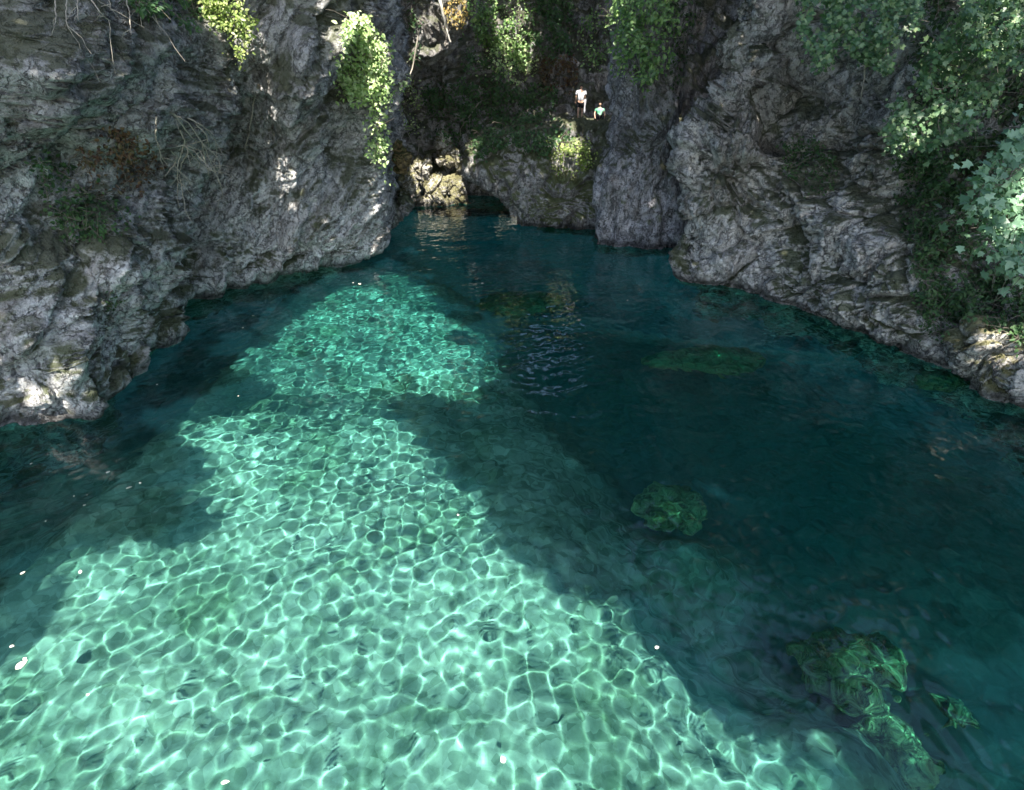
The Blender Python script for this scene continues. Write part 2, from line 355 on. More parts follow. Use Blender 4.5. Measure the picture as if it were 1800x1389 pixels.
def blob(name, outline, Y, thick, mat, seed=0, nu=150, nv=110, disp={}, amp=1.0, ytilt=0.0, sharp=2.6, register=True, top_flat=None):
    """a rock of real thickness whose silhouette is the outline seen at distance Y"""
    pts = np.array([PY(px, py, Y) for px, py in outline]); c = (pts.max(0) + pts.min(0)) / 2
    rel = pts - c; ang = np.arctan2(rel[:, 2], rel[:, 0]); rad = np.hypot(rel[:, 0], rel[:, 2])
    o_ = np.argsort(ang); ang, rad = ang[o_], rad[o_]
    A = np.r_[ang[-1] - 2 * math.pi, ang, ang[0] + 2 * math.pi]; Rr = np.r_[rad[-1], rad, rad[0]]
    # interpolate along the polygon edges, not in polar radius
    th = np.linspace(-math.pi, math.pi, nu, endpoint=False)
    X = Rr * np.cos(A); Zz = Rr * np.sin(A); r = np.empty(nu)
    for i, a in enumerate(th):
        j = np.searchsorted(A, a) - 1; x1, z1, x2, z2 = X[j], Zz[j], X[j + 1], Zz[j + 1]
        ca, sa = math.cos(a), math.sin(a); den = (x2 - x1) * sa - (z2 - z1) * ca
        r[i] = abs((x2 - x1) * z1 - (z2 - z1) * x1) / max(abs(den), 1e-6)
    r = np.minimum(r, Rr.max()); k = 2; r = (np.roll(r, 1) + r + np.roll(r, -1)) / 3
    ph = np.linspace(0.001, math.pi - .001, nv)[:, None]
    s = np.sin(ph); cz = np.sign(np.cos(ph)) * (1 - s ** sharp).clip(0) ** (1 / sharp)
    P = np.empty((nv, nu, 3))
    r2_ = r.mean() * (1 - s) + r * s if r.max() < 1.9 * r.min() + 1.5 else r * s + r * (1 - s) * .999
    P[..., 0] = c[0] + r2_ * s * np.cos(th); P[..., 2] = c[2] + r2_ * s * np.sin(th)
    P[..., 1] = c[1] - thick * cz + ytilt * (P[..., 2] - c[2])
    n = grid_normals(P, True); out = P - c; fl = np.sign((n * out).sum()); n = n * fl
    flat = P.reshape(-1, 3); d = rockdisp(flat, seed, **disp) * amp
    P = flat + n.reshape(-1, 3) * d[:, None]
    f = grid_faces(nv, nu, True)
    if fl < 0: f = f.reshape(-1, 4)[:, ::-1].ravel()
    org = np.array([c[0], c[1], P[:, 2].min()])
    me = mesh_np(name, P - org, f, 4); o = link(name, me, mat); o.location = tuple(org)
    if register: CLIFFS.append((P, f.reshape(-1, 4)))
    o.cycles.is_caustics_receiver = True
    return o

# ---- left cliff: key = pixel column of its waterline (negative behind the frame)
def wl(px, py, key=None):
    p = W(px, py); return (p[0], p[1], px if key is None else key)
left_base = [(-19, -22, -900), (-17.5, -8, -500), (-15.5, 4, -200)] + [wl(*q) for q in
    [(0, 752), (60, 730), (130, 705), (170, 668), (215, 650), (255, 598), (262, 560), (330, 522), (430, 492), (500, 480), (575, 470), (630, 462)]] + \
    [(-7.1, 26.9, 662), (-7.3, 28.6, 680), (-8.2, 31, 700), (-9.5, 34.5, 730), (-9.5, 38, 760), (-9, 42, 800)]
def left_prof(K, Z):
    o = 1.0 * (sm(Z, .05, .75) - .35) * sm(K, 225, 270) - 1.2 * sm(-Z, .0, 1.2) * sm(K, -100, 40)
    o = o + .28 * np.clip(Z - 1, 0, 9) * sm(K, -50, 300) * (1 - .5 * sm(K, 560, 640))
    o = o + .55 * sm(K, 600, 655) * sm(Z, .6, 3)
    o = o + .5 * np.exp(-((Z - .4) / .8) ** 2) * (1 - sm(K, 150, 250)) * sm(K, 20, 60)
    o = o - .1 * np.clip(-Z, 0, 6) * sm(K, 250, 300)
    o = o - 1.2 * sm(Z, 12, 15)
    return o
lb = [ # px, py, radius m, amount m, aspect, lean
    (250, 150, 1.4, 1.3, 1.9, .1), (520, 90, 1.0, 1.2, 2.2, .55), (60, 110, 1.7, .9, .8, 0), (90, 640, .9, .6, 1.4, 0), (210, 600, .8, .5, 2.0, .1),
    (330, 430, 1.0, -.8, 2.4, .5), (180, 470, 1.4, .5, 1.2, .3), (560, 380, 1.8, .5, .8, 0), (400, 300, 1.2, -.8, 1.2, .6), (480, 420, .7, .5, 2.2, .7),
    (150, 290, 1.2, -.7, 1.0, 0), (430, 120, 1.2, -.9, 2.5, .3), (20, 590, .7, .6, 1.2, 0), (600, 250, 1.1, -.5, 1.2, .3), (640, 60, 1.0, .6, 1.5, 0)]
cl1 = cliff('cliff', left_base, 760, [-5, -1, 2, 6, 10, 15.5], 460, left_prof, M_left, 1, lb, seed=1,
            disp=dict(big=.5, ridge=.24, crack=.30, lean=1.0, fine=.6, saw=.6),
            folds=[([(250, 650), (262, 560), (264, 450), (285, 350), (325, 270)], 1.0, 1.6, .22), ([(325, 520), (360, 430), (410, 340), (445, 240), (470, 150), (490, 60)], .95, 1.3, .22),
                   ([(400, 490), (440, 400), (500, 310), (545, 220)], .6, .9, .16), ([(475, 475), (520, 380), (560, 290), (595, 200)], .5, .8, .15), ([(505, 135), (532, 60), (565, -20)], 1.1, .9, .18),
                   ([(340, 60), (346, 130), (345, 200)], .9, 1.5, .2), ([(60, 275), (105, 205), (105, 130)], .8, 1.4, .2), ([(235, 640), (240, 560), (232, 480)], .5, 1.0, .15), ([(150, 700), (130, 620), (135, 560)], .6, .8, .2)])
# ---- right cliff
right_base = [(11.5, 35, 1100), (10.2, 31, 1120), (9.3, 28, 1140), (8.2, 25.4, 1160)] + [wl(*q) for q in
    [(1184, 488), (1230, 497), (1300, 505), (1400, 540), (1500, 582), (1600, 615), (1690, 652), (1760, 690), (1830, 735)]] + \
    [(16.2, 7, 2000), (18, 0, 2100), (19.5, -8, 2300), (21, -22, 2500)]
def right_prof(K, Z):
    o = -.9 * np.exp(-((Z - 1.6) / .55) ** 2) * (1 - sm(K, 1190, 1300))
    o = o + (.45 * sm(Z, 1.9, 3.2) * (1 - sm(Z, 4.2, 6.5)) - 1.3 * sm(Z, 5.0, 8.0)) * (1 - sm(K, 1200, 1420))
    o = o - .10 * np.clip(Z - 1, 0, 12) * sm(K, 1250, 1450)
    o = o - .32 * np.clip(Z - 1.2, 0, 5) * sm(K, 1560, 1720) * (1 - sm(K, 1850, 2000))
    o = o + .3 * sm(Z, .05, .6) * sm(K, 1350, 1420) * (1 - sm(K, 1600, 1660))
    o = o - 1.6 * sm(-Z, .1, 1.6)
    o = o - 1.0 * sm(Z, 12, 15)
    return o
rb = [(1260, 430, 1.3, .6, 1.0, 0), (1240, 200, 1.0, .8, 1.9, .1), (1500, 480, 1.3, .7, 1.4, -.5), (1365, 420, .5, -.8, 3.0, -.25), (1400, 230, .9, -1.0, 2.2, 0),
      (1350, 250, .5, -1.1, .9, -.5), (1450, 120, 1.3, -.8, 1.6, 0), (1600, 350, 1.0, -.6, 1.6, -.2), (1290, 330, .35, -.7, 3.2, -1.2), (1560, 560, .9, .4, .7, 0), (1300, 80, 1.0, .6, 1.8, 0)]
cl2 = cliff('cliff', right_base, 720, [-5, -1, 2, 6, 10, 15.5], 440, right_prof, M_right, 1, rb, seed=101,
            disp=dict(big=.65, ridge=.22, crack=.48, fine=.65))
# ---- far wall and wooded slope
far_base = [(-13, 33, 0), (-10.5, 38, 1), (-8.2, 41, 2), (-5.5, 42.5, 3), (-2.5, 42.5, 4), (0.5, 41.5, 5), (3.5, 40, 6), (7, 38, 7), (10, 35, 8), (14, 31, 9)]
def far_prof(K, Z):
    o = -.75 * np.clip(Z - 2.5, 0, 20) * sm(K, 3.4, 4.6)
    o = o - .15 * np.clip(Z, 0, 20)
    return o
cl3 = cliff('cliff', far_base, 420, [-4, 0, 5, 10, 17], 300, far_prof, M_far, 1, [], seed=201, disp=dict(big=.9, ridge=.5, crack=.45))
pil = blob('rock_pillar', [(1068, -90), (1088, 60), (1084, 130), (1082, 190), (1084, 262), (1058, 335), (1056, 392), (1048, 480), (1110, 490), (1210, 490), (1228, 440), (1222, 385), (1180, 340),
      (1168, 260), (1180, 160), (1200, 40), (1200, -90)], 30.6, 1.9, M_pillar, 301, 240, 150, dict(big=.35, ridge=.4, crack=.25, lean=.05, fine=1.0), .9)
tag(pil, kind='structure')
ovh = blob('rock_overhang', [(560, -120), (590, 60), (640, 148), (668, 150), (700, 138), (740, 112), (775, 96), (800, 70), (838, 20), (850, -120)], 38.2, 1.3, M_far, 321, 200, 130,
      dict(big=.3, ridge=.4, crack=.2, fine=1.0), .8)
tag(ovh, kind='structure')
mound = blob('rock_ledge', [(818, 292), (826, 266), (870, 242), (930, 226), (975, 208), (1010, 208), (1060, 212), (1110, 230), (1130, 330), (1120, 450), (1040, 455), (1000, 440), (968, 415),
      (930, 385), (900, 362), (868, 338), (835, 318)], 35.6, 2.7, M_mound, 331, 240, 160, dict(big=.75, ridge=.45, crack=.35, fine=1.2), .85, ytilt=.12)
tag(mound, 'large mossy rock ledge beside the pillar, overhanging the far water with two people on top', 'rock')
def rk(outline, Y, thick, mat, label, seed, name='boulder', group=None, **kw):
    o = blob(name, outline, Y, thick, mat, seed, 90, 64, dict(big=.2, ridge=.18, crack=.34, fine=.5, cell=1.1), .8, **kw)
    return tag(o, label, 'boulder', group)
for k_, (ol, yy) in enumerate([([(700, 345), (702, 318), (715, 300), (730, 310), (738, 345)], 40.2), ([(722, 312), (722, 290), (735, 276), (748, 290), (748, 316)], 41.3), ([(762, 262), (765, 240), (778, 228), (792, 240), (794, 262)], 42),
        ([(800, 305), (802, 286), (818, 276), (834, 290), (836, 312)], 41.3)]):
    rk(ol, yy, .6, M_pale, ['pale rock at the far left foot of the back wall, beside the ochre lump', 'small pale rock stacked above the low left boulders of the far heap', 'uppermost small pale rock of the heap rising up the back wall', 'pale rock wedged above the dark cave mouth at the right of the far heap'][k_], 360 + k_, group='sunlit boulders at the far end of the pool')
GR = 'sunlit boulders at the far end of the pool'
rk([(738, 375), (748, 350), (752, 325), (763, 300), (774, 298), (782, 325), (788, 350), (800, 375)], 39.2, .6, M_pale, 'tallest pale sunlit boulder at the foot of the far wall, with a pointed top', 341, group=GR)
rk([(782, 376), (786, 350), (798, 335), (812, 338), (822, 352), (832, 376)], 39.9, .5, M_pale, 'pale sunlit boulder at the right end of the far rocks, next to the dark cave', 342, group=GR)
rk([(722, 374), (730, 355), (742, 344), (752, 352), (758, 374)], 39.0, .5, M_pale, 'low pale boulder at the left end of the far sunlit rocks', 343, group=GR)
rk([(770, 335), (778, 312), (795, 306), (815, 316), (822, 345), (800, 350)], 41.2, .6, M_pale, 'mossy pale boulder lying on top of the right-hand far rocks', 344, group=GR)
rk([(765, 285), (770, 266), (788, 256), (803, 264), (806, 285), (785, 296)], 42, .6, M_pale, 'highest pale boulder, perched on the slope above the far sunlit rocks', 345, group=GR)
rk([(733, 325), (738, 290), (752, 268), (760, 290), (757, 330)], 41.4, .5, M_pale, 'narrow pale boulder left of the tall pointed far rock', 346, group=GR)
rk([(690, 300), (690, 262), (698, 244), (712, 252), (719, 278), (714, 298), (702, 304)], 35.5, .6, M_ochre, 'ochre tufa lump hanging on the wall right of the bright ivy', 347, 'rock')
rk([(664, 400), (672, 378), (690, 358), (712, 350), (722, 362), (708, 378), (685, 398)], 31.5, .8, M_far, 'low dark spur of rock at the waterline behind the tip of the left cliff', 348, 'rock')
rk([(1688, 668), (1686, 630), (1700, 590), (1722, 568), (1758, 572), (1784, 600), (1790, 640), (1778, 680), (1730, 690)], 14.3, .9, M_pale, 'sunlit pitted boulder at the water under the ivy on the right bank', 349)
rk([(1790, 720), (1780, 680), (1800, 640), (1860, 650), (1900, 720), (1860, 770)], 13.6, .8, M_mound, 'dark mossy boulder at the right edge of the photo, next to the sunlit one', 350)

# ---------------------------------------------------------------- riverbed and water
def depth(x, y):
    d = 2.0 + .05 * np.clip(y - 5, 0, 40) + .2 * sm(y, 9, 13) + .6 * sm(y, 13.5, 17)
    d = d + 3.2 * sm(x - .30 * (10 - y), .3, 5.5) + 2.4 * sm(-x, 10.0, 12.0) * sm(y, 5, 10) + 3.2 * sm(y + .35 * x, 25.5, 31)
    d = d - 2.2 * np.exp(-((x - 5.5) / 1.5) ** 2 - ((y - 5.0) / 1.7) ** 2) - 1.6 * np.exp(-((x - 4.6) / 1.3) ** 2 - ((y - 10.0) / 1.2) ** 2)
    return d
xs = np.linspace(-21, 22, 430); ys = np.linspace(-22, 48, 620)
X, Y = np.meshgrid(xs, ys); P = np.stack([X, Y, 0 * X], -1).reshape(-1, 3)
_, _, cid = worley(P * .9, 61); f1, f2, c2 = worley(P * 2.1, 62)
bz = -depth(P[:, 0], P[:, 1]) + .28 * fbm(P * .35, 4, 60) + .16 * (cid - .5) + .10 * np.clip(.55 - f1, 0, 1) * c2 * 1.6 + .03 * fbm(P * 3, 2, 66)
P[:, 2] = bz
BED = P.copy(); BEDF = grid_faces(len(ys), len(xs))
bed = link('riverbed', mesh_np('riverbed', P, BEDF, 4), None); tag(bed, kind='structure'); bed.cycles.is_caustics_receiver = True
m, T, N, L = newmat('pebble bed'); b = N['Principled BSDF']; b.inputs['Roughness'].default_value = 1; b.inputs['Specular IOR Level'].default_value = 0
geo = N.new('ShaderNodeNewGeometry'); pos = geo.outputs['Position']
n1 = noise(N, L, pos, .45, 6, .6, .5); n2 = noise(N, L, pos, 2.6, 8, .7); 
r = ramp(N, [(.34, (.15, .19, .14)), (.5, (.25, .28, .25)), (.62, (.36, .38, .34))]); L.new(n1, r.inputs[0])
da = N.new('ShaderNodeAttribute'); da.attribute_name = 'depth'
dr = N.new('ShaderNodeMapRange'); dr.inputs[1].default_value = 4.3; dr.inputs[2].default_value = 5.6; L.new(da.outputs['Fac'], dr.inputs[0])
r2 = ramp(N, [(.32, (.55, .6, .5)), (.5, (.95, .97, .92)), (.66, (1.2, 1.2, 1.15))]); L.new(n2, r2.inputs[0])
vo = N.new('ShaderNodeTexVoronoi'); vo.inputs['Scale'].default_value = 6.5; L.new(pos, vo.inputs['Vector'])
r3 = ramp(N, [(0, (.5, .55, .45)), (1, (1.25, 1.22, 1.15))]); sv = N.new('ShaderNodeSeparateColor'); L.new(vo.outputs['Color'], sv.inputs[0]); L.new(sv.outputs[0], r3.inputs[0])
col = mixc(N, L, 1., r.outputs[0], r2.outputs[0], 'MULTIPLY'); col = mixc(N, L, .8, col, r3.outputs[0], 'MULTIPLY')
col = mixc(N, L, dr.outputs[0], col, mixc(N, L, 1.0, r2.outputs[0], (.06, .10, .09), 'MULTIPLY'))      # bed painted darker in the deep part, where it lies in shade
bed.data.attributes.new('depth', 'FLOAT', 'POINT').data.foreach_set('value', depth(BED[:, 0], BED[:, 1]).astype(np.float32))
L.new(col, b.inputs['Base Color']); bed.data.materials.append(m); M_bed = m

ys = [-14.]
while ys[-1] < 46: ys.append(ys[-1] + (.25 if ys[-1] < 1.5 else .033 + .0024 * max(0, ys[-1] - 8)))
ys = np.array(ys); xs = np.arange(-18, 18.5, .034)
X, Y = np.meshgrid(xs, ys); Z = np.zeros_like(X)
wr = np.random.default_rng(21)
amp = 1.0 + .35 * (perlin(np.stack([X, Y, 0 * X], -1).reshape(-1, 3) * .22, 77).reshape(X.shape))
for i in range(60):
    lam = .16 * (.50 / .16) ** (wr.random() ** .9); k = 2 * math.pi / lam; t = wr.uniform(0, 2 * math.pi)
    Z += .0037 * lam ** 1.8 * np.sin(k * (math.cos(t) * X + math.sin(t) * Y) + wr.uniform(0, 6.28))
for i in range(10):                                   # longer swell travelling down the gorge
    lam = wr.uniform(.6, 2.2); k = 2 * math.pi / lam; t = math.pi / 2 + wr.normal() * .5
    Z += .0018 * lam * np.sin(k * (math.cos(t) * X + math.sin(t) * Y) + wr.uniform(0, 6.28))
Z *= amp * .84
me = mesh_np('water', np.stack([X, Y, Z], -1).reshape(-1, 3), grid_faces(len(ys), len(xs)), 4)
dp = depth(X, Y).ravel()
at = me.attributes.new('depth', 'FLOAT', 'POINT'); at.data.foreach_set('value', dp.astype(np.float32))
water = link('water', me, None); tag(water, kind='structure'); water.cycles.is_caustics_caster = True
m, T, N, L = newmat('river water'); N.remove(N['Principled BSDF'])
a = N.new('ShaderNodeAttribute'); a.attribute_name = 'depth'
cc = N.new('ShaderNodeCombineColor')
for i, kk in enumerate((.50, .048, .058)):             # absorption per metre, red first
    L.new(math_(N, L, 'POWER', math.exp(-kk), a.outputs['Fac']), cc.inputs[i])
wb = N.new('ShaderNodeBsdfPrincipled'); wb.inputs['IOR'].default_value = 1.333; wb.inputs['Roughness'].default_value = 0
wb.inputs['Transmission Weight'].default_value = 1; L.new(cc.outputs[0], wb.inputs['Base Color'])
df = N.new('ShaderNodeBsdfDiffuse'); df.inputs[0].default_value = (.02, .15, .20, 1)     # suspended silt, its teal haze put in as surface colour
m1 = N.new('ShaderNodeMixShader'); m1.inputs[0].default_value = .042; L.new(wb.outputs[0], m1.inputs[1]); L.new(df.outputs[0], m1.inputs[2])
L.new(m1.outputs[0], N['Material Output'].inputs[0]); me.materials.append(m)

# ---------------------------------------------------------------- ray tests on what stands so far
def bvh_of(lst):
    V = []; Fq = []; n = 0
    for v, f in lst:
        V.append(v); Fq.append(f + n); n += len(v)
    V = np.concatenate(V); Fq = np.concatenate(Fq)
    return BVHTree.FromPolygons(V.tolist(), Fq.tolist())
def thin(v, f):                                       # nothing thinned: exact hits keep plants on the rock
    return v, f
BVH = bvh_of(CLIFFS)
BBED = bvh_of([(BED, BEDF.reshape(-1, 4))])
def hit(px, py):
    d = Vector(ray(px, py)).normalized(); r = BVH.ray_cast(Vector(CAM), d, 200)
    if r[0] is None: return None
    return r[0], r[1], r[3], d
def inpoly(x, y, poly):
    c = False; j = len(poly) - 1
    for i in range(len(poly)):
        xi, yi = poly[i]; xj, yj = poly[j]
        if (yi > y) != (yj > y) and x < (xj - xi) * (y - yi) / (yj - yi) + xi: c = not c
        j = i
    return c

# ---------------------------------------------------------------- foliage
def leaf_tpl(kind):
    if kind == 'oval':
        v = [(0, 0, 0), (.28, .28, .07), (.24, .68, .06), (0, 1, -.05), (-.24, .68, .06), (-.28, .28, .07)]; f = [(0, 1, 2, 3), (0, 3, 4, 5)]
    elif kind == 'quad':
        v = [(0, 0, 0), (.36, .5, .08), (0, 1, 0), (-.36, .5, .08)]; f = [(0, 1, 2, 3)]
    elif kind == 'lobed':     # five-lobed leaf as quads round the middle
        o = [(0, 0), (.22, .06), (.5, .12), (.34, .34), (.56, .62), (.24, .62), (0, 1.02), (-.24, .62), (-.56, .62), (-.34, .34), (-.5, .12), (-.22, .06)]
        v = [(x, y, .10 * abs(x) - .06 * y * y) for x, y in o] + [(0, .42, 0.0)]
        f = [(12, (2 * i) % 12, (2 * i + 1) % 12, (2 * i + 2) % 12) for i in range(6)]
    return np.array(v, float), np.array(f)
def leaf_mesh(name, pos, nrm, size, kind, rng, droop=.4, spread=.55):
    v, f = leaf_tpl(kind); n = len(pos)
    nn = nrm + rng.normal(size=(n, 3)) * spread; nn /= np.linalg.norm(nn, axis=1)[:, None]
    d = rng.normal(size=(n, 3)) * .8 + np.array([0, 0, -droop * 1.5]); d -= (d * nn).sum(1)[:, None] * nn; d /= np.linalg.norm(d, axis=1)[:, None] + 1e-9
    s = np.cross(d, nn); M = np.stack([s, d, nn], 1)              # rows
    V = (v[None] @ M) * size[:, None, None] + pos[:, None]
    Fq = (f[None] + (np.arange(n) * len(v))[:, None, None]).reshape(-1)
    me = mesh_np(name, V.reshape(-1, 3), Fq, 4, smooth=False)
    t = np.repeat(rng.random(n), len(v)).astype(np.float32)
    a = me.attributes.new('tint', 'FLOAT', 'POINT'); a.data.foreach_set('value', t)
    return me
def tube_mesh(name, paths, sides=5):
    V = []; Fq = []; n = 0
    for pts, r0, r1 in paths:
        p = np.array(pts, float); k = len(p); t = np.gradient(p, axis=0); t /= np.linalg.norm(t, axis=1)[:, None] + 1e-9
        ref = np.where(np.abs(t[:, 2:3]) > .9, np.array([[1, 0, 0.]]), np.array([[0, 0, 1.]]))
        a = np.cross(t, ref); a /= np.linalg.norm(a, axis=1)[:, None]; b = np.cross(t, a)
        r = np.linspace(r0, r1, k)[:, None, None]; th = np.linspace(0, 2 * math.pi, sides, endpoint=False)
        ring = p[:, None] + r * (np.cos(th)[None, :, None] * a[:, None] + np.sin(th)[None, :, None] * b[:, None])
        V.append(ring.reshape(-1, 3)); Fq.append(grid_faces(k, sides, True) + n); n += k * sides
    return mesh_np(name, np.concatenate(V), np.concatenate(Fq), 4)
def wob(a, b, n, sag, rng, j=.04):
    a = np.array(a, float); b = np.array(b, float); t = np.linspace(0, 1, n)[:, None]; L_ = np.linalg.norm(b - a)
    p = a + (b - a) * t + np.array([0, 0, 1.]) * (sag * L_ * 4 * t * (1 - t)) + rng.normal(size=(n, 3)) * j * L_ * np.sin(t * math.pi)
    return p
def foliage(name, label, cat, poly, n, size, mat, off=(.05, .5), depth_=None, leaf='oval', K=None, anchor=None, spread_px=None, seed=0,
            stem=(.024, .007), group=None, out=.6, stem_mat=None, droop=.4, lit=False):
    rng = np.random.default_rng(1000 + seed); poly = [tuple(p) for p in poly]
    xs_ = [p[0] for p in poly]; ys_ = [p[1] for p in poly]
    area = (max(xs_) - min(xs_)) * (max(ys_) - min(ys_)); K = K or max(5, n // 45)
    cs = []
    while len(cs) < K:
        x, y = rng.uniform(min(xs_), max(xs_)), rng.uniform(min(ys_), max(ys_))
        if inpoly(x, y, poly): cs.append((x, y, rng.random()))
    sg = spread_px or math.sqrt(area / K) * .42
    def place(x, y, o):
        h = hit(x, y)
        if depth_ is not None:
            d = ray(x, y); return CAM + d * (depth_[0] + (depth_[1] - depth_[0]) * o), np.array([0, -1, 0.]), None
        if h is None: return None
        p = h[0] - h[3] * (off[0] + (off[1] - off[0]) * o); return np.array(p), np.array(h[1]), h
    pos = []; nr = []; cen = []; tries = 0
    for (x, y, o) in cs:
        q = place(x, y, o)
        if q is not None: cen.append(q[0])
    while len(pos) < n and tries < n * 6:
        tries += 1; c = cs[rng.integers(K)]
        x, y = c[0] + rng.normal() * sg, c[1] + rng.normal() * sg
        if not inpoly(x, y, poly) and rng.random() > .22: continue
        q = place(x, y, np.clip(c[2] + rng.normal() * .25, 0, 1.0))
        if q is None: continue
        pos.append(q[0]); nr.append(q[1])
    pos = np.array(pos); nr = np.array(nr)
    nv = nr * out + np.array([SUN[0] * .3, -.45, .75])
    if lit: nv = nr * .2 + SUN + np.array([0, -.35, 0]); LITP.extend(pos[::2])
    elif depth_ is not None:
        cl_ = perlin(pos * 1.1, 400 + seed); LITP.extend(pos[cl_ > .45]); SHP.extend(pos[cl_ <= .45])
    if anchor is None: anchor = (sum(xs_) / len(xs_), min(ys_))
    if depth_ is not None: A = CAM + ray(*anchor) * ((depth_[0] + depth_[1]) / 2)
    else:
        h = hit(*anchor); A = np.array(h[0]) if h else cen[0]
    root = empty(name, A); tag(root, label, cat, group)
    sz = size * rng.uniform(.45, 1.35, len(pos))
    me = leaf_mesh('foliage', pos - A, nv, sz, leaf, rng, droop); link('foliage', me, mat, root)
    paths = []
    hubs = [np.zeros(3)]
    order = sorted(cen, key=lambda c: np.linalg.norm(c - A))
    for c in order:
        c = c - A; hb = min(hubs, key=lambda q: np.linalg.norm(q - c))
        paths.append((wob(hb, c, 7, .06, rng), stem[0] * (1 if len(hubs) < 6 else .6), stem[1])); hubs.append(c)
        for k in range(3):
            e = c + rng.normal(size=3) * size * 2.0; paths.append((wob(c, e, 4, .05, rng), stem[1], stem[1] * .5))
    link('stem', tube_mesh('stem', paths, 4), stem_mat or M_twig, root)
    return root

LITP = []; SHP = []
OPEN = []     # pixel polygons where the photograph shows direct sun, with a fill rate
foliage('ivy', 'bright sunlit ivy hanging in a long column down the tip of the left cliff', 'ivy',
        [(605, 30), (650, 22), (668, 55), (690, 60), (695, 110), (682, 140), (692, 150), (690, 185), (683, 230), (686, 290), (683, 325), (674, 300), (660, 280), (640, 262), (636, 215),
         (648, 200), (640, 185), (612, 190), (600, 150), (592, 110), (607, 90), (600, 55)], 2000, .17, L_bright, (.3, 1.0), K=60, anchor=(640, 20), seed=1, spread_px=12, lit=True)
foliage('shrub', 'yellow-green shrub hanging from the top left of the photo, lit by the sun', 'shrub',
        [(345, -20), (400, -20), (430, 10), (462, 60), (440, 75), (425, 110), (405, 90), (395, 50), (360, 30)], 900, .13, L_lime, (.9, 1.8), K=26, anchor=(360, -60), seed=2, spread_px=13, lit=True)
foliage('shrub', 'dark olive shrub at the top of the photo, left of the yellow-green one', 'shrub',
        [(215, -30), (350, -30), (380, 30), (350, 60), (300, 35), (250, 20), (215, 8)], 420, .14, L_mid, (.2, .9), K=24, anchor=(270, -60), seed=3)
foliage('creeper', 'reddish brown dry creeper on the left cliff beside the dangling roots', 'creeper',
        [(130, 240), (200, 225), (260, 240), (285, 290), (250, 340), (190, 340), (140, 300)], 520, .11, L_brown, (.02, .35), K=26, seed=4)
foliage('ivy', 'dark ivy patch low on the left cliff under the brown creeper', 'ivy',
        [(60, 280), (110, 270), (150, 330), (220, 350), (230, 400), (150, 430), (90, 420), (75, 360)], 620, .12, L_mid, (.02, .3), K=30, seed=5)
foliage('ivy', 'small green ivy tuft just above the waterline of the left cliff', 'ivy',
        [(175, 520), (205, 510), (220, 540), (195, 556)], 70, .07, L_mid, (.02, .15), K=6, seed=6)
foliage('ivy', 'thin dark ivy strands under the overhanging ledge behind the bright ivy', 'ivy',
        [(705, 130), (735, 140), (745, 190), (735, 240), (708, 230), (700, 180)], 260, .15, L_bright, (.2, .9), K=18, seed=7)
foliage('ivy', 'sparse green vine on the overhanging ledge, right of the bright ivy column', 'ivy',
        [(715, -10), (735, -10), (742, 60), (735, 120), (718, 100)], 150, .15, L_mid, (.1, .5), K=14, seed=8)
foliage('shrub', 'golden orange leaves beside the bleached leaning trunk at the top', 'shrub',
        [(775, -20), (815, -20), (822, 30), (815, 62), (800, 50), (785, 35)], 260, .15, leaf_mat('golden leaves', [(.3, .2, .06), (.42, .28, .09), (.5, .38, .18), (.25, .24, .06)]), (.3, 1.0), K=16, anchor=(800, -40), seed=9, lit=True)
SL = 'bushes on the wooded slope at the far end'
slope = [([(820, -30), (900, -30), (940, 20), (930, 110), (900, 130), (850, 80), (825, 40)], 620, .2, L_green, 'bright green bush at the top of the slope, right of the golden leaves'),
         ([(860, 70), (940, 60), (945, 130), (900, 150), (865, 120)], 200, .2, L_bright, 'light green bush catching sun in the middle of the far slope'),
         ([(820, 80), (900, 130), (890, 220), (830, 240), (800, 180)], 520, .2, L_mid, 'dark bush on the far slope right of the bare grey rock wall'),
         ([(900, 150), (980, 150), (975, 200), (910, 225), (880, 210)], 420, .19, L_mid, 'dark bush on the far slope directly left of the standing person'),
         ([(930, -30), (1010, -30), (1010, 90), (960, 110), (935, 60)], 520, .2, L_mid, 'dark bush at the top of the slope, between the two green ones'),
         ([(940, 100), (1010, 100), (1020, 150), (960, 160)], 200, .19, L_brown, 'brown leafy undergrowth in the middle of the far slope'),
         ([(830, 230), (900, 215), (930, 240), (880, 262), (835, 280)], 300, .16, L_mid, 'dark bush along the left end of the mossy ledge'),
         ([(900, 235), (980, 215), (1000, 240), (950, 275), (905, 270)], 280, .15, L_mid, 'dark green scrub on the front of the mossy ledge below the standing person'),
         ([(960, 250), (1035, 240), (1055, 280), (1020, 312), (970, 305)], 260, .13, L_lime, 'yellow-green sunlit moss and ferns on the front of the ledge'),
         ([(740, 150), (800, 140), (825, 230), (800, 260), (760, 235)], 300, .16, L_mid, 'thin grey-green scrub on the rock wall above the far boulders')]
for i, (poly, n, s, mt, lab) in enumerate(slope):
    foliage('bush', lab, 'bush', poly, int(n * 2.4), s * 1.15, mt, (.05, .9), K=max(12, n // 14), seed=20 + i, group=SL, leaf='quad')
foliage('shrub', 'leafy green shrub hanging over the rock pillar above the sitting person', 'shrub',
        [(1010, 60), (1040, 20), (1100, -20), (1190, -20), (1195, 60), (1180, 110), (1150, 140), (1110, 150), (1080, 130), (1040, 135), (1012, 100)], 1900, .2, L_green, (.3, 1.7), K=60, anchor=(1130, -40), seed=31)
foliage('ivy', 'dull blue-green ivy filling the gap between the pillar and the right cliff', 'ivy',
        [(1160, -20), (1240, -20), (1230, 60), (1205, 120), (1185, 220), (1178, 120)], 420, .15, L_dark, (.1, .6), K=22, seed=32)
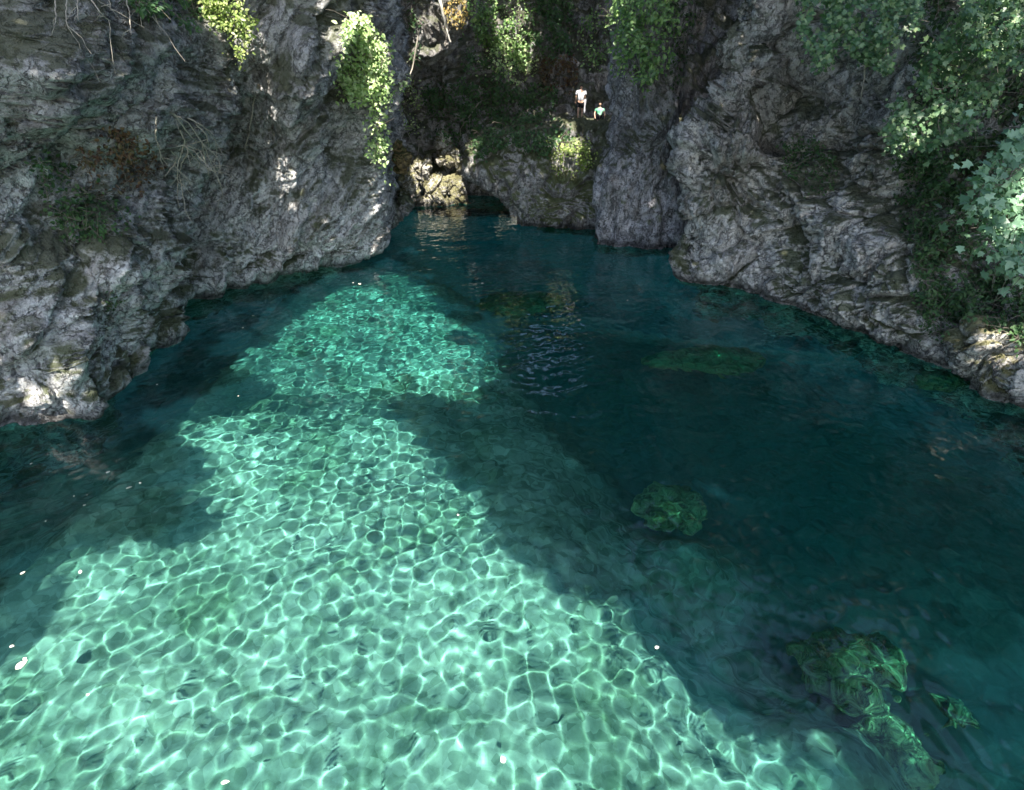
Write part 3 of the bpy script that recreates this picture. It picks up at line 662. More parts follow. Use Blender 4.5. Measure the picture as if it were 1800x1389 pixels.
foliage('ivy', 'dark green ivy patch in the middle of the right cliff', 'ivy',
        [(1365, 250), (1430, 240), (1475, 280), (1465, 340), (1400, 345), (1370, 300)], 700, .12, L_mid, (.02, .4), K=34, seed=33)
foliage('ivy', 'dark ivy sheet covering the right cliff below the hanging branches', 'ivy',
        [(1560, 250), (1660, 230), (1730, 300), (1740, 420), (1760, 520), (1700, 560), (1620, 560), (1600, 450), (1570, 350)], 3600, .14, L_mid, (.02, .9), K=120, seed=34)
foliage('ivy', 'mid green ivy tuft over the waterline, left of the sunlit boulder', 'ivy',
        [(1610, 520), (1660, 510), (1680, 560), (1660, 600), (1615, 590)], 260, .09, L_mid, (.02, .35), K=14, seed=35)
foliage('ivy', 'dark undergrowth down the right bank behind the sunlit boulder', 'ivy',
        [(1690, 480), (1830, 480), (1830, 640), (1780, 590), (1720, 560)], 1100, .13, L_mid, (.02, .7), K=40, seed=36)
foliage('ivy', 'dark leafy curtain on the rock behind the hanging branches at the upper right', 'ivy',
        [(1560, -30), (1830, -30), (1830, 330), (1740, 330), (1660, 270), (1600, 200), (1600, 60)], 2600, .16, L_dark, (.1, 1.2), K=90, seed=38)
foliage('branch', 'leafy tree branch hanging from the top right, left of the other branches', 'branch',
        [(1395, -30), (1630, -30), (1620, 30), (1590, 90), (1560, 130), (1530, 115), (1500, 100), (1470, 95), (1440, 118), (1405, 60)], 3800, .10, L_tree, depth_=(12, 14), leaf='lobed', K=80, anchor=(1520, -80), seed=41)
foliage('branch', 'leafy tree branch reaching down over the right cliff, in the middle of the three', 'branch',
        [(1625, 60), (1690, 45), (1770, 90), (1760, 170), (1725, 225), (1650, 262), (1570, 270), (1550, 240), (1585, 165), (1615, 130)], 3000, .10, L_tree, depth_=(11.5, 13.5), leaf='lobed', K=80, anchor=(1760, 20), seed=42)
foliage('branch', 'leafy tree branch in the upper right corner of the photo', 'branch',
        [(1700, -30), (1830, -30), (1830, 120), (1760, 130), (1720, 90), (1690, 40)], 2400, .10, L_tree, depth_=(10.5, 12.5), leaf='lobed', K=50, anchor=(1840, -60), seed=43)
foliage('branch', 'pale green maple branch with large lobed leaves at the right edge', 'branch',
        [(1790, 215), (1840, 215), (1840, 500), (1790, 490), (1755, 470), (1740, 440), (1765, 420), (1710, 400), (1705, 365), (1725, 325), (1700, 320), (1730, 285), (1760, 250)], 1700, .125, L_blue, depth_=(8.3, 9.6), leaf='lobed', K=60, anchor=(1860, 200), seed=44, spread_px=26)

# ---------------------------------------------------------------- dead wood and roots
def strands(name, label, cat, lines, r, mat, o=.5, seed=0, twig=0):
    rng = np.random.default_rng(seed); paths = []; A = None
    for ln in lines:
        pts = []
        for x, y in ln:
            h = hit(x, y); pts.append(h)
        t0 = np.array([np.linalg.norm(np.array(h[0]) - CAM) for h in pts]); t0 = np.minimum(t0, np.median(t0) + .6) - o
        p = np.array([CAM + np.array(h[3]) * t for h, t in zip(pts, t0)])
        if A is None: A = p[0].copy()
        p = resample(p - A, max(8, len(p) * 4), 4)
        paths.append((p + rng.normal(size=p.shape) * .008, r, r * .45))
        for k in range(twig):
            i = rng.integers(2, len(p) - 1); e = p[i] + np.array([rng.normal() * .35, rng.normal() * .15, -abs(rng.normal()) * .45])
            paths.append((wob(p[i], e, 6, .08, rng), r * .5, r * .2))
    root = empty(name, A); tag(root, label, cat); link('twig', tube_mesh('twig', paths, 5), mat, root)
    return root
strands('dangling_roots', 'bare pale roots dangling in arcs from the pale prow of the left cliff', 'roots',
    [[(300, 198), (330, 215), (355, 250), (385, 280), (388, 300)], [(330, 208), (355, 220), (378, 245), (381, 270), (376, 285)], [(305, 200), (335, 240), (358, 256), (378, 300), (392, 340), (390, 352), (376, 356)],
     [(316, 228), (325, 250), (332, 266), (355, 290), (380, 305), (388, 325)], [(325, 245), (318, 275), (312, 290), (313, 320), (312, 350), (316, 365)], [(332, 264), (318, 290), (316, 310), (322, 340), (326, 370), (338, 392)],
     [(310, 258), (324, 255), (345, 262), (362, 266)], [(345, 218), (362, 235), (367, 258)], [(300, 265), (312, 275), (306, 290), (290, 310)], [(276, 205), (272, 235), (285, 280), (296, 292)], [(355, 250), (362, 290), (368, 310)]],
    .024, M_dry, .8, 3, 3)
strands('hanging_vines', 'thin brown vines hanging from the top left edge of the photo', 'vines',
    [[(90, -12), (130, -14), (180, -12), (225, -14), (264, -6)], [(95, -10), (98, 20), (96, 45)], [(118, -10), (116, 30), (120, 52)], [(136, -10), (137, 35)], [(155, -10), (175, 22), (195, 38)], [(190, -10), (196, 20)], [(222, -10), (228, 30), (230, 62)], [(245, -10), (248, 45)], [(262, 0), (275, 35), (282, 50)]],
    .018, M_dry, .7, 4, 2)
strands('dead_branch', 'bare pale branch reaching down the middle of the left cliff', 'branch', [[(455, 150), (446, 175), (444, 200), (438, 235), (430, 262)]], .045, M_dry, .2, 5, 1)
strands('leaning_trunk', 'bleached thin tree trunk leaning at the top, left of the golden leaves', 'tree trunk', [[(768, -25), (775, 10), (783, 45), (791, 74)]], .11, M_white, .8, 6, 0)
strands('bare_sapling', 'thin bare sapling leaning on the far slope above the cave', 'sapling', [[(842, 180), (825, 205), (810, 225), (808, 250)]], .05, M_dry, .5, 7, 1)
strands('climbing_stem', 'thin pale climbing stem on the overhanging ledge right of the bright ivy', 'stem', [[(735, 65), (729, 100), (722, 130), (712, 150)]], .05, M_dry, .4, 11, 1)
strands('climbing_stem', 'grey bare stem curving down the recess right of the bright ivy', 'stem', [[(700, 150), (704, 190), (712, 225), (722, 245)]], .05, M_dry, .4, 8, 1)
strands('climbing_stem', 'short sunlit bare stem above the far boulders', 'stem', [[(745, 228), (738, 250), (734, 272)]], .05, M_dry, .4, 12, 1)
strands('hanging_twig', 'short pale twig dangling under the leafy branch at the upper right', 'twig', [[(1520, 105), (1519, 140), (1515, 160), (1513, 176)]], .035, M_dry, 2.2, 9, 1)

# ---------------------------------------------------------------- floating leaves
LEAVES = [(38, 1168, .19, 'largest pale leaf floating at the left edge of the lit water'), (43, 1158, .07, 'slim pale leaf touching the largest floating leaf'), (21, 1136, .085, 'round white leaf floating just above the largest one at the left edge'),
    (40, 1007, .09, 'white leaf floating near the left edge, above the round one'), (141, 1005, .10, 'white leaf floating at the upper left corner of the lit water'), (190, 830, .10, 'pale leaf floating in shade below the left cliff, topmost of its cluster'),
    (227, 857, .13, 'long slim pale leaf floating in shade below the left cliff'), (246, 849, .08, 'small ragged leaf floating right of the long slim leaf'), (148, 888, .08, 'round white leaf floating in the shade, lowest of its cluster'),
    (130, 872, .045, 'tiny pale leaf floating above left of the round leaf in shade'), (153, 870, .045, 'tiny dull leaf floating above the round leaf in shade'), (55, 815, .07, 'faint pale leaf floating near the foot of the left cliff'),
    (80, 916, .05, 'faint tiny leaf floating between the round leaf and the left edge'), (276, 676, .06, 'lone small leaf floating off the foot of the left cliff'), (445, 555, .10, 'pale leaf floating under the left overhang, upper right of its trio'),
    (427, 576, .09, 'pale leaf floating under the left overhang, lowest of its trio'), (363, 558, .08, 'dull leaf floating under the left overhang, left of its trio'), (632, 499, .15, 'white leaf floating close to the tip of the left cliff'),
    (621, 497, .08, 'small pale leaf just left of the white one by the cliff tip'), (848, 498, .13, 'lone pale leaf floating in the dark middle of the pool'), (419, 696, .06, 'tiny leaf floating at the top left of the main lit water'),
    (1155, 1138, .08, 'small bright leaf floating at the right border of the lit water'), (396, 1375, .12, 'pale leaf floating at the bottom edge of the photo'), (154, 1221, .06, 'small pinkish leaf floating in the lit water at the left'),
    (884, 1335, .11, 'bright leaf floating in the lit water near the bottom centre'), (1103, 528, .09, 'faint leaf floating in the dark water in front of the pillar'), (805, 905, .07, 'tiny leaf floating at the right border of the middle lit water')]
lrng = np.random.default_rng(5)
base_leaf = None
v = []; f = []
prof_ = [(0, 0), (.12, .16), (.3, .25), (.52, .24), (.76, .15), (1, 0)]
for s in (0, 1):
    for x, y in prof_: v += [(x - .5, y, .02 + .10 * y - .05 * s), (x - .5, -y, .02 + .10 * y - .05 * s)]
n_ = len(prof_) * 2
for i in range(len(prof_) - 1):
    a = 2 * i; f += [(a, a + 2, a + 3, a + 1), (n_ + a + 1, n_ + a + 3, n_ + a + 2, n_ + a)]
    f += [(a, n_ + a, n_ + a + 2, a + 2), (a + 1, a + 3, n_ + a + 3, n_ + a + 1)]
lm = bpy.data.meshes.new('floating_leaf'); lm.from_pydata(v, [], f); lm.update()
lm.attributes.new('tint', 'FLOAT', 'POINT').data.foreach_set('value', lrng.random(len(v)).astype(np.float32)); lm.materials.append(L_pale)
for i, (px, py, s, lab) in enumerate(LEAVES):
    o = bpy.data.objects.new('floating_leaf', lm); C.objects.link(o)
    p = W(px, py, .02); o.location = tuple(p); rz = math.radians(60) if i == 0 else lrng.uniform(0, 3.1)
    wd = lrng.uniform(.9, 1.6); s *= .92
    o.rotation_euler = (lrng.normal() * .06, lrng.normal() * .06, rz); o.scale = (s, s * wd, s)
    tag(o, lab, 'leaf', 'pale leaves floating on the pool')

# ---------------------------------------------------------------- boulders under the water
SUBC = []
SB = 'algae-covered rocks under the water'
def sub(px, py, z, rx, ry, rz, lab, seed, blend=False):
    rz *= 1.6
    d = ray(px, py); w = CAM + d * (-CAM[2] / d[2]); dn = d / np.linalg.norm(d)          # refracted view ray down to the rock
    n = np.array([0, 0, 1.]); ci = -dn[2]; e = 1 / 1.333; ct = math.sqrt(1 - e * e * (1 - ci * ci)); t = e * dn + (e * ci - ct) * n
    c = w + t * ((z - 0) / t[2]); SUBC.append((c, px, py))
    th = np.linspace(0, 2 * math.pi, 90, endpoint=False); ph = np.linspace(.01, math.pi - .01, 60)[:, None]
    P = np.stack([rx * np.sin(ph) * np.cos(th), ry * np.sin(ph) * np.sin(th), rz * np.cos(ph) + 0 * th], -1)
    q = P.reshape(-1, 3); nn = q / np.linalg.norm(q, axis=1)[:, None]
    q = q + nn * (rockdisp(q + c, seed, big=.6, ridge=.18, crack=.12, fine=.7, cell=1.1) * .8)[:, None]
    me = mesh_np('submerged_rock', q, grid_faces(60, 90, True).reshape(-1, 4)[:, ::-1].ravel(), 4)
    o = link('submerged_rock', me, M_bed if blend else M_algae); o.location = tuple(c - np.array([0, 0, rz])); o.cycles.is_caustics_receiver = True
    return tag(o, lab, 'rock', SB)
sub(1190, 890, -3.6, 1.0, .8, .15, 'pale green sunlit rock under water in the middle of the dark right half', 401)
sub(1240, 622, -3.0, 2.2, .8, .35, 'long green rock under water below the right cliff face', 402)
sub(920, 522, -3.4, 2.0, 1.2, .4, 'dim green rock under water near the far end of the dark pool', 405)
sub(1535, 1130, -3.15, .55, .6, .3, 'rounded yellow-green rock under water at the lower right, topmost of the cluster', 403)
sub(1470, 1150, -3.35, .5, .4, .25, 'dim green stone under water, left of the topmost rock of the cluster', 410)
sub(1530, 1215, -3.1, .45, .4, .3, 'green stone under water in the middle of the lower right cluster', 411)
sub(1590, 1290, -3.05, .55, .5, .35, 'pitted yellow-green rock under water, lowest of the lower right cluster', 404)
sub(1385, 1285, -3.3, .45, .35, .3, 'pale green rock under water between the lit patch and the lower right cluster', 406)
sub(1690, 1235, -3.6, .35, .35, .25, 'small green rock under water at the right edge of the cluster', 407)
sub(1660, 660, -.7, .7, .45, .3, 'yellowish rock just under the water beside the sunlit boulder', 409)

# ---------------------------------------------------------------- people
def skin_body(name, joints, edges, mat, root, sub_=2):
    me = bpy.data.meshes.new(name); me.from_pydata([j[:3] for j in joints], edges, []); o = bpy.data.objects.new(name, me); C.objects.link(o)
    sk = o.modifiers.new('s', 'SKIN'); sk.use_smooth_shade = True
    for i, j in enumerate(joints):
        r = j[3]; me.skin_vertices[0].data[i].radius = (r, j[4] if len(j) > 4 else r)
    me.skin_vertices[0].data[0].use_root = True
    ss = o.modifiers.new('u', 'SUBSURF'); ss.levels = sub_; ss.render_levels = sub_
    dg = bpy.context.evaluated_depsgraph_get(); ev = o.evaluated_get(dg); m2 = bpy.data.meshes.new_from_object(ev); m2.name = name
    bpy.data.objects.remove(o); m2.materials.clear(); m2.materials.append(mat)
    n = bpy.data.objects.new(name, m2); C.objects.link(n); n.parent = root
    for p in m2.polygons: p.use_smooth = True
    return n
def chain(pts):
    return pts, [(i, i + 1) for i in range(len(pts) - 1)]
SK = plain('skin', (.50, .31, .22), .6, (.42, .26, .18), 9); HAIR = plain('dark hair', (.03, .02, .015), .7)
SHIRT_W = plain('white cotton', (.45, .45, .47), .9, (.38, .38, .4), 6); SHORTS = plain('black cloth', (.015, .015, .02), .9)
GREEN = plain('green cloth', (.05, .30, .14), .9, (.35, .62, .45), 5); TROUS = plain('dark trousers', (.02, .02, .025), .9)
def hand(J, E, wi, d, up, s=1.0):
    """palm, four unequal curled fingers and a thumb from wrist joint wi along d"""
    d = np.array(d, float); d /= np.linalg.norm(d); up = np.array(up, float); up -= up @ d * d; up /= np.linalg.norm(up); sd_ = np.cross(d, up)
    w = np.array(J[wi][:3]); pi = len(J); pc = w + d * .05 * s; J.append((*pc, .026, .016)); E.append((wi, pi))
    for k, (o, l) in enumerate(((-.027, .062), (-.009, .072), (.009, .068), (.027, .052))):
        a = w + d * .09 * s + sd_ * o; b_ = a + d * l * .5 - up * .006; c_ = b_ + d * l * .35 - up * .022
        i = len(J); J += [(*a, .009), (*b_, .008), (*c_, .007)]; E += [(pi, i), (i, i + 1), (i + 1, i + 2)]
    a = w + d * .035 * s - sd_ * .034; b_ = a + d * .03 - sd_ * .018 - up * .008; i = len(J); J += [(*a, .010), (*b_, .009)]; E += [(pi, i), (i, i + 1)]
def head_parts(root, c, face, r=.1):
    """shaped head with face details, facing direction in plan"""
    f_ = np.array(face, float); f_ /= np.linalg.norm(f_); s_ = np.cross(f_, [0, 0, 1.]); s_ /= np.linalg.norm(s_); u_ = np.cross(s_, f_)
    th = np.linspace(0, 2 * math.pi, 24, endpoint=False); ph = np.linspace(.02, math.pi - .02, 18)[:, None]
    X_ = np.sin(ph) * np.cos(th); Y_ = np.sin(ph) * np.sin(th); Z_ = np.cos(ph) + 0 * th
    jaw = 1 - .28 * np.clip(-Z_, 0, 1); fx = X_ * .098 * jaw + .008 * np.clip(-Z_, 0, 1)
    nose = .022 * np.exp(-((Y_ / .18) ** 2 + ((Z_ + .15) / .22) ** 2)) * (X_ > 0); brow = .006 * np.exp(-((Z_ - .15) / .1) ** 2) * (X_ > 0)
    eye = -.010 * np.exp(-(((np.abs(Y_) - .38) / .14) ** 2 + ((Z_ - .02) / .09) ** 2)) * (X_ > 0); mouth = -.006 * np.exp(-((Y_ / .3) ** 2 + ((Z_ + .5) / .05) ** 2)) * (X_ > 0)
    ear = .018 * np.exp(-((X_ / .15) ** 2 + (Z_ / .22) ** 2)) * np.sign(Y_) * (np.abs(Y_) > .8)
    L3 = np.stack([fx + nose + brow + eye + mouth, Y_ * .076 * jaw + ear, Z_ * .118], -1).reshape(-1, 3)
    P = L3[:, :1] * f_ + L3[:, 1:2] * s_ + L3[:, 2:3] * u_ + np.array(c)
    link('head', mesh_np('head', P, grid_faces(18, 24, True), 4), SK, root)
    keep = (ph[:, 0] < 1.75); H = np.stack([fx * 1.1 - .008, Y_ * .076 * jaw * 1.1, Z_ * .130], -1)
    cut = (X_ > .45) & (Z_ < .45); H[cut] *= .86
    H = H[keep].reshape(-1, 3); P = H[:, :1] * f_ + H[:, 1:2] * s_ + H[:, 2:3] * u_ + np.array(c)
    link('hair', mesh_np('hair', P, grid_faces(int(keep.sum()), 24, True), 4), HAIR, root)
BV2 = BVH
def ground(px, py):                                 # where feet come down on the rock
    h = hit(px, py); return h[0] if h else Vector(PY(px, py, 34))
def foot_z(x, y):
    r_ = BV2.ray_cast(Vector((x, y, 9.0)), Vector((0, 0, -1)), 12); return r_[0].z if r_[0] else 5.0
# standing person, seen from behind and bending forward
def place_person(px, py, dy=0.5):
    best = None
    for Yk in np.arange(33.0, 38.5, .1):
        p = PY(px, py, Yk); z = foot_z(p[0], p[1])
        e = abs(z - p[2])
        if best is None or e < best[0]: best = (e, p[0], p[1], z)
    return np.array(best[1:])
g1 = place_person(1019, 207); print('person1', g1)
P1 = empty('person', g1); tag(P1, 'person standing on the mossy ledge in a white t-shirt and black shorts, bending forward', 'person')
J = [(0, 0, .92, .115, .10), (0, .03, 1.12, .12, .10), (.02, .10, 1.32, .135, .10), (.03, .17, 1.44, .06, .06), (.04, .24, 1.50, .05)]
E_ = [(0, 1), (1, 2), (2, 3), (3, 4)]
def limb(J, E, start, pts):
    p = start
    for q in pts: J.append(q); E.append((p, len(J) - 1)); p = len(J) - 1
    return p
for s in (-1, 1):
    k = limb(J, E_, 0, [(s * .09, .0, .84, .09), (s * .11, .04 * s, .48, .06), (s * .12, -.02 + .05 * s, .10, .04), (s * .13, .10 + .05 * s, .03, .033)])
    w_ = limb(J, E_, 2, [(s * .19, .12, 1.36, .055), (s * .25, .16, 1.10, .042), (s * .24, .28, .90, .028)])
    hand(J, E_, w_, (s * -.05, .5, -.8), (0, 1, .6))
skin_body('body', J, E_, SK, P1); head_parts(P1, (.04, .32, 1.56), (.05, .85, -.5))
skin_body('shirt', [(0, 0, .84, .19, .155), (0, .02, 1.10, .175, .145), (.02, .09, 1.33, .165, .12), (.025, .14, 1.41, .085, .08), (-.20, .12, 1.34, .085), (-.25, .14, 1.18, .075), (.24, .12, 1.34, .085), (.29, .14, 1.18, .075)],
          [(0, 1), (1, 2), (2, 3), (2, 4), (4, 5), (2, 6), (6, 7)], SHIRT_W, P1)
skin_body('shorts', [(0, 0, .93, .17, .15), (-.10, .0, .78, .125), (-.115, .01, .52, .11), (.10, .0, .78, .125), (.115, .02, .52, .11)], [(0, 1), (1, 2), (0, 3), (3, 4)], SHORTS, P1)
# towel held in the hand
tx = np.linspace(0, 1, 8); tz = np.linspace(0, 1, 16); TX, TZ = np.meshgrid(tx, tz)
wdt = .15 - .09 * TZ + .02 * np.sin(TZ * 9.0); Pt = np.stack([(TX - .5) * wdt, .03 * np.sin(TX * 9 + TZ * 3), -TZ * .72], -1)
Pt2 = Pt + np.array([0, .02, 0]); tv = np.concatenate([Pt.reshape(-1, 3), Pt2.reshape(-1, 3)]); gf = grid_faces(16, 8)
tw = link('towel', mesh_np('towel', tv, np.concatenate([gf.reshape(-1, 4)[:, ::-1].ravel(), gf + 128]), 4), SHIRT_W); tw.location = tuple(g1 + np.array([.27, .20, .98]))
tag(tw, 'white towel hanging from the right hand of the standing person', 'towel')
g2 = place_person(1053, 207); print('person2', g2)
P2 = empty('person', g2); tag(P2, 'person sitting on the mossy ledge against the pillar in a green and white top', 'person')
J = [(0, 0, .10, .13, .11), (0, -.02, .30, .13, .10), (0, -.04, .52, .14, .10), (0, -.05, .63, .06, .06), (0, -.06, .70, .05)]; E_ = [(0, 1), (1, 2), (2, 3), (3, 4)]
for s in (-1, 1):
    limb(J, E_, 0, [(s * .10, -.10, .12, .09), (s * .16, -.46, .30, .062), (s * .15, -.55, -.08, .045), (s * .15, -.68, -.12, .034)])
    w_ = limb(J, E_, 2, [(s * .20, -.05, .54, .055), (s * .30, -.12, .32, .042), (s * .27, -.30, .22 if s > 0 else .10, .03)])
    hand(J, E_, w_, (-s * .2, -.7, -.3), (0, 0, 1))
skin_body('body', J, E_, SK, P2); head_parts(P2, (0, -.09, .80), (-.2, -1, -.15))
skin_body('shirt', [(0, 0, .12, .16, .135), (0, -.02, .30, .15, .12), (0, -.04, .52, .165, .125), (0, -.045, .61, .085, .08), (-.21, -.06, .53, .085), (-.28, -.09, .40, .075), (.21, -.06, .53, .085), (.28, -.09, .40, .075)],
          [(0, 1), (1, 2), (2, 3), (2, 4), (4, 5), (2, 6), (6, 7)], GREEN, P2)
skin_body('trousers', [(0, 0, .11, .14, .12), (-.10, -.12, .13, .105), (-.16, -.45, .30, .075), (-.15, -.54, .0, .058), (.10, -.12, .13, .105), (.16, -.45, .30, .075), (.15, -.54, .0, .058)],
          [(0, 1), (1, 2), (2, 3), (0, 4), (4, 5), (5, 6)], TROUS, P2)

# ---------------------------------------------------------------- unseen rim trees, their crowns laid out to cast the shade and sun patches
HC = 22.0
LIT = [  # pixel polygons in sun, fill rate, where the light falls ('bed' or 'rock')
 ('bed', 1.0, [(-80, 1420), (-60, 1240), (40, 1130), (130, 1005), (180, 962), (300, 955), (400, 950), (385, 890), (330, 855), (350, 785), (362, 715), (480, 705), (600, 730), (720, 750), (760, 805), (830, 870), (850, 930), (930, 1040), (1040, 1060), (1130, 1140), (1250, 1262), (1440, 1350), (1480, 1420)]),
 ('bed', 1.0, [(430, 665), (380, 600), (490, 535), (620, 500), (640, 470), (710, 475), (760, 540), (830, 600), (895, 622), (840, 650), (910, 680), (870, 700), (700, 708), (560, 690)]),
 ('bed', .6, [(1400, 1120), (1540, 1100), (1600, 1180), (1650, 1290), (1560, 1330), (1470, 1250)]),
 
 ('bed', .8, [(1620, 640), (1690, 655), (1680, 675), (1620, 660)]), ('rock', .8, [(30, 650), (130, 640), (140, 715), (50, 735)]),
 ('rock', .6, [(715, 235), (845, 250), (840, 370), (700, 365)]), ('rock', .75, [(735, 300), (835, 320), (835, 368), (730, 368)]), ('rock', .8, [(725, 20), (772, 28), (770, 55), (735, 50)]),
 ('rock', .9, [(765, -30), (820, -30), (825, 60), (790, 80)]), ('rock', 1., [(652, 362), (672, 366), (670, 396), (650, 396)]), ('rock', 1., [(640, 420), (668, 420), (668, 458), (640, 452)]),
 ('rock', 1., [(1710, 575), (1775, 580), (1785, 640), (1720, 640)]), ('rock', .55, [(950, 245), (1055, 240), (1050, 310), (980, 312)]), ('rock', .3, [(850, 10), (915, 0), (955, 60), (925, 140), (880, 120)]),
 ('rock', .6, [(690, 240), (722, 240), (720, 305), (690, 300)]),
 ('rock', .4, [(960, 195), (1050, 200), (1050, 225), (960, 225)]),
]
CS = .25; X0, Y0 = -30., -40.; NX, NY = 280, 400
need = np.zeros((NY, NX), bool); opn = np.zeros((NY, NX), bool)
def canopy_xy(p): t = (HC - p[2]) / SUN[2]; return p[0] + SUN[0] * t, p[1] + SUN[1] * t
def refr(d, e, ):
    ci = -d[2]; ct = math.sqrt(1 - e * e * (1 - ci * ci)); return e * d + (e * ci - ct) * np.array([0, 0, 1.])
sun_in = refr(-SUN, 1 / 1.333)
def surf_point(px, py):
    """where the sun must pass the canopy to light what is seen at a pixel"""
    d = ray(px, py); dn = d / np.linalg.norm(d); tw_ = -CAM[2] / dn[2] if dn[2] < 0 else 1e9
    r_ = BVH.ray_cast(Vector(CAM), Vector(dn), 200)
    if r_[0] is not None and r_[3] < tw_:
        p = np.array(r_[0]); q = BVH.ray_cast(Vector(p + SUN * .25 + np.array(r_[1]) * .05), Vector(SUN), 60)
        return 'rock', p, q[0] is None or q[3] > 25
    if tw_ > 1e8: return None
    w_ = CAM + dn * tw_; t_ = refr(dn, 1 / 1.333); r_ = BBED.ray_cast(Vector(w_), Vector(t_), 30)
    if r_[0] is None: return None
    b_ = np.array(r_[0]); s_ = b_ - sun_in * (-b_[2] / -sun_in[2]) if False else b_ + (-sun_in) * (-b_[2] / -sun_in[2])
    q = BVH.ray_cast(Vector(s_ + SUN * .05), Vector(SUN), 60); return 'bed', s_, q[0] is None or q[3] > 25
def cell(p):
    x, y = canopy_xy(p); return int((y - Y0) / CS), int((x - X0) / CS)
for py in range(-60, 1500, 9):
    for px in range(-120, 1920, 9):
        s_ = surf_point(px, py)
        if s_ is None or not s_[2]: continue
        j, i = cell(s_[1])
        if 0 <= j < NY and 0 <= i < NX: need[j, i] = True
prng = np.random.default_rng(9)
for kind, rate, poly in LIT:
    x0, x1 = min(p[0] for p in poly), max(p[0] for p in poly); y0, y1 = min(p[1] for p in poly), max(p[1] for p in poly)
    step = 4 if (x1 - x0) < 300 else 7
    for py in np.arange(y0 - 30, y1 + 30, step):
        for px in np.arange(x0 - 50, x1 + 50, step):
            s_ = surf_point(px, py)
            if s_ is None or not s_[2]: continue
            q = s_[1]; wv = perlin(np.array([[q[0] * .9, q[1] * .9, 3.3], [q[0] * .9, q[1] * .9, 8.3], [q[0] * 2.6, q[1] * 2.6, 5.3], [q[0] * 2.6, q[1] * 2.6, 1.3]]), 90)
            sc_ = min(1, (x1 - x0) / 500.0) if kind == 'bed' else .12
            if not inpoly(px + sc_ * (wv[0] * 75 + wv[2] * 40), py + sc_ * (wv[1] * 45 + wv[3] * 26), poly): continue
            if rate < 1:
                nz = perlin(np.array([[q[0] * 1.6, q[1] * 1.6, q[2] * 1.6]]), 88)[0]
                if nz * 1.3 + .5 > rate: continue
            j, i = cell(s_[1])
            if 0 <= j < NY and 0 <= i < NX: opn[j, i] = True
LITP += [g1 + np.array([0, -.1, z]) for z in (.95, 1.3, 1.5)] + [g1 + np.array([.35, .16, z]) for z in (.3, .7)] + [g2 + np.array([0, -.2, z]) for z in (.3, .6, .85)]
for p in LITP:
    j, i = cell(p)
    if 0 <= j < NY and 0 <= i < NX: opn[j, i] = True
for p in LITP[-8:]:
    j, i = cell(p); opn[j - 1:j + 2, i - 1:i + 2] = True
for c, px_, py_ in SUBC:
    if py_ < 600: continue
    e_ = c + (-sun_in) * (-c[2] / -sun_in[2]); j, i = cell(e_); r_ = 2 if py_ == 890 else 1
    for dj in range(-r_, r_ + 1):
        for di in range(-r_, r_ + 1):
            if prng.random() < .62: opn[j + dj, i + di] = True
def dil(a, n):
    a = a.copy()
    for _ in range(n):
        b_ = a.copy(); b_[1:] |= a[:-1]; b_[:-1] |= a[1:]; b_[:, 1:] |= a[:, :-1]; b_[:, :-1] |= a[:, 1:]; a = b_
    return a
for p in SHP:
    j, i = cell(p)
    if 0 <= j < NY and 0 <= i < NX: need[j, i] = True
for gx in np.arange(-10, 14, .4):
    for gz in np.arange(7, 19, .3):
        j, i = cell((gx, 41 + .9 * (gz - 2.5), gz)); need[j, i] = True
need = dil(need, 5)
def ero(a, n): return ~dil(~a, n)
opn = ero(dil(opn, 2), 2)
blk = need & ~opn  # crown leaves go only where shade is wanted below
jj, ii = np.nonzero(blk); cells = np.stack([X0 + (ii + .5) * CS, Y0 + (jj + .5) * CS], -1); print('canopy cells', len(cells), 'open', int(opn.sum()), cells.min(0), cells.max(0))
area = len(cells) * CS * CS; nleaf = int(area * 5.2 / .040)
ci_ = prng.integers(len(cells), size=nleaf); xy = cells[ci_] + prng.uniform(-CS / 2, CS / 2, (nleaf, 2))
zz = HC + prng.normal(size=nleaf) * .9; dz = (zz - HC)
pos = np.stack([xy[:, 0] + SUN[0] / SUN[2] * dz, xy[:, 1] + SUN[1] / SUN[2] * dz, zz], -1)
trunks = [(25.5, -14, 'unseen shade tree on the right rim, far behind the camera'), (24.5, -2, 'unseen shade tree on the right rim level with the camera'), (23.5, 10, 'unseen shade tree on the right rim above the ivy sheet'),
          (21, 22, 'unseen shade tree on the right rim above the pillar'), (-22, -12, 'unseen shade tree on the left rim behind the camera'), (-21, 6, 'unseen shade tree on the left rim above the leaf cluster')]
tp = np.array([[t[0], t[1]] for t in trunks]); own = np.argmin(((pos[:, None, :2] - tp[None]) ** 2).sum(-1), 1)
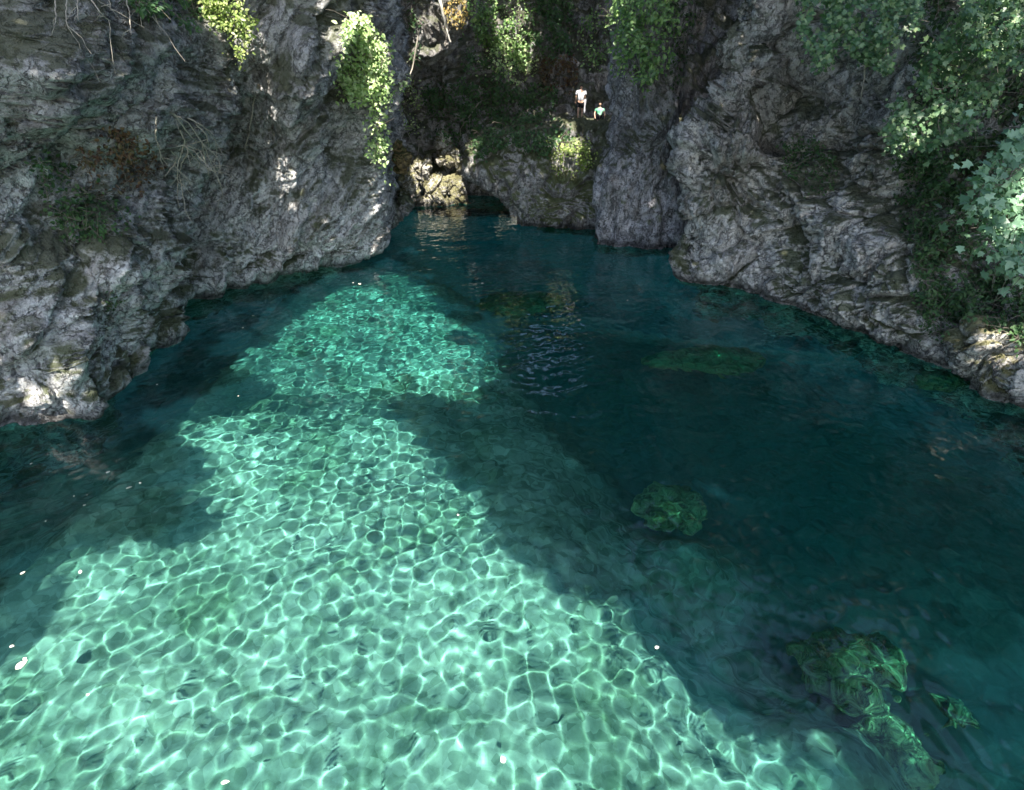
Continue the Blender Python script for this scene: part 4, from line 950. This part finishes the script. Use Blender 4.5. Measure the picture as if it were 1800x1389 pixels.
for k, (tx_, ty_, lab) in enumerate(trunks):
    s_ = own == k
    if s_.sum() < 50: continue
    r_ = BVH.ray_cast(Vector((tx_, ty_, 60)), Vector((0, 0, -1)), 80); gz = r_[0].z if r_[0] else 17.0
    A = np.array([tx_, ty_, gz]); root = empty('tree', A); tag(root, lab, 'tree', 'unseen trees added on the rim of the gorge')
    q = pos[s_] - A; rr = np.random.default_rng(60 + k)
    nv_ = np.repeat(SUN[None], len(q), 0)
    me = leaf_mesh('crown', q, nv_, .36 * rr.uniform(.7, 1.2, len(q)), 'quad', rr, .1, .45)
    link('crown', me, L_canopy, root)
    paths = [(wob((0, 0, -.6), (np.sign(-tx_) * .8, 0, HC - gz - .3), 8, 0, rr, .02), .45, .26)]; top_ = np.array([np.sign(-tx_) * .8, 0, HC - gz - .3])
    sub_ = q[rr.integers(len(q), size=26)]; hubs = [top_]
    for c_ in sorted(sub_, key=lambda c: np.linalg.norm(c - top_)):
        hb = min(hubs, key=lambda h: np.linalg.norm(h - c_) + .3 * np.linalg.norm(h - top_)); paths.append((wob(hb, c_, 6, .03, rr, .03), max(.04, .22 - .012 * np.linalg.norm(hb - top_)), .035)); hubs.append(c_)
    link('trunk', tube_mesh('trunk', paths, 7), M_twig, root)

# three unseen trees added on the far slope to block sky reflections in water
for k, (tx_, ty_, lab) in enumerate([(-6, 50, 'unseen tree added on top of the far slope, leftmost of the three there'), (1, 53, 'unseen tree added on top of the far slope, middle one of the three there'), (8, 50, 'unseen tree added on top of the far slope, rightmost of the three there')]):
    r_ = BVH.ray_cast(Vector((tx_, ty_, 60)), Vector((0, 0, -1)), 80); gz = r_[0].z if r_[0] else 12.0
    A = np.array([tx_, ty_, gz]); root = empty('tree', A); tag(root, lab, 'tree', 'unseen trees added on the rim of the gorge'); rr = np.random.default_rng(80 + k)
    nl = 10000; dv = rr.normal(size=(nl, 3)); dv /= np.linalg.norm(dv, axis=1)[:, None]; q = dv * (rr.random((nl, 1)) ** .45) * np.array([5.6, 3.6, 9.0]); q *= 1 + .45 * perlin(dv * 2.2 + k, 500 + k)[:, None]
    q += np.array([0, 0, 10.0]); link('crown', leaf_mesh('crown', q, dv + np.array([0, 0, .5]), .5 * rr.uniform(.6, 1.2, nl), 'quad', rr), L_dark, root)
    paths = [(wob((0, 0, -1), (0, 0, 9), 8, 0, rr, .02), .35, .14)] + [(wob((0, 0, rr.uniform(3, 8)), q[i], 6, .05, rr), .12, .03) for i in rr.integers(nl, size=14)]
    link('trunk', tube_mesh('trunk', paths, 6), M_twig, root)
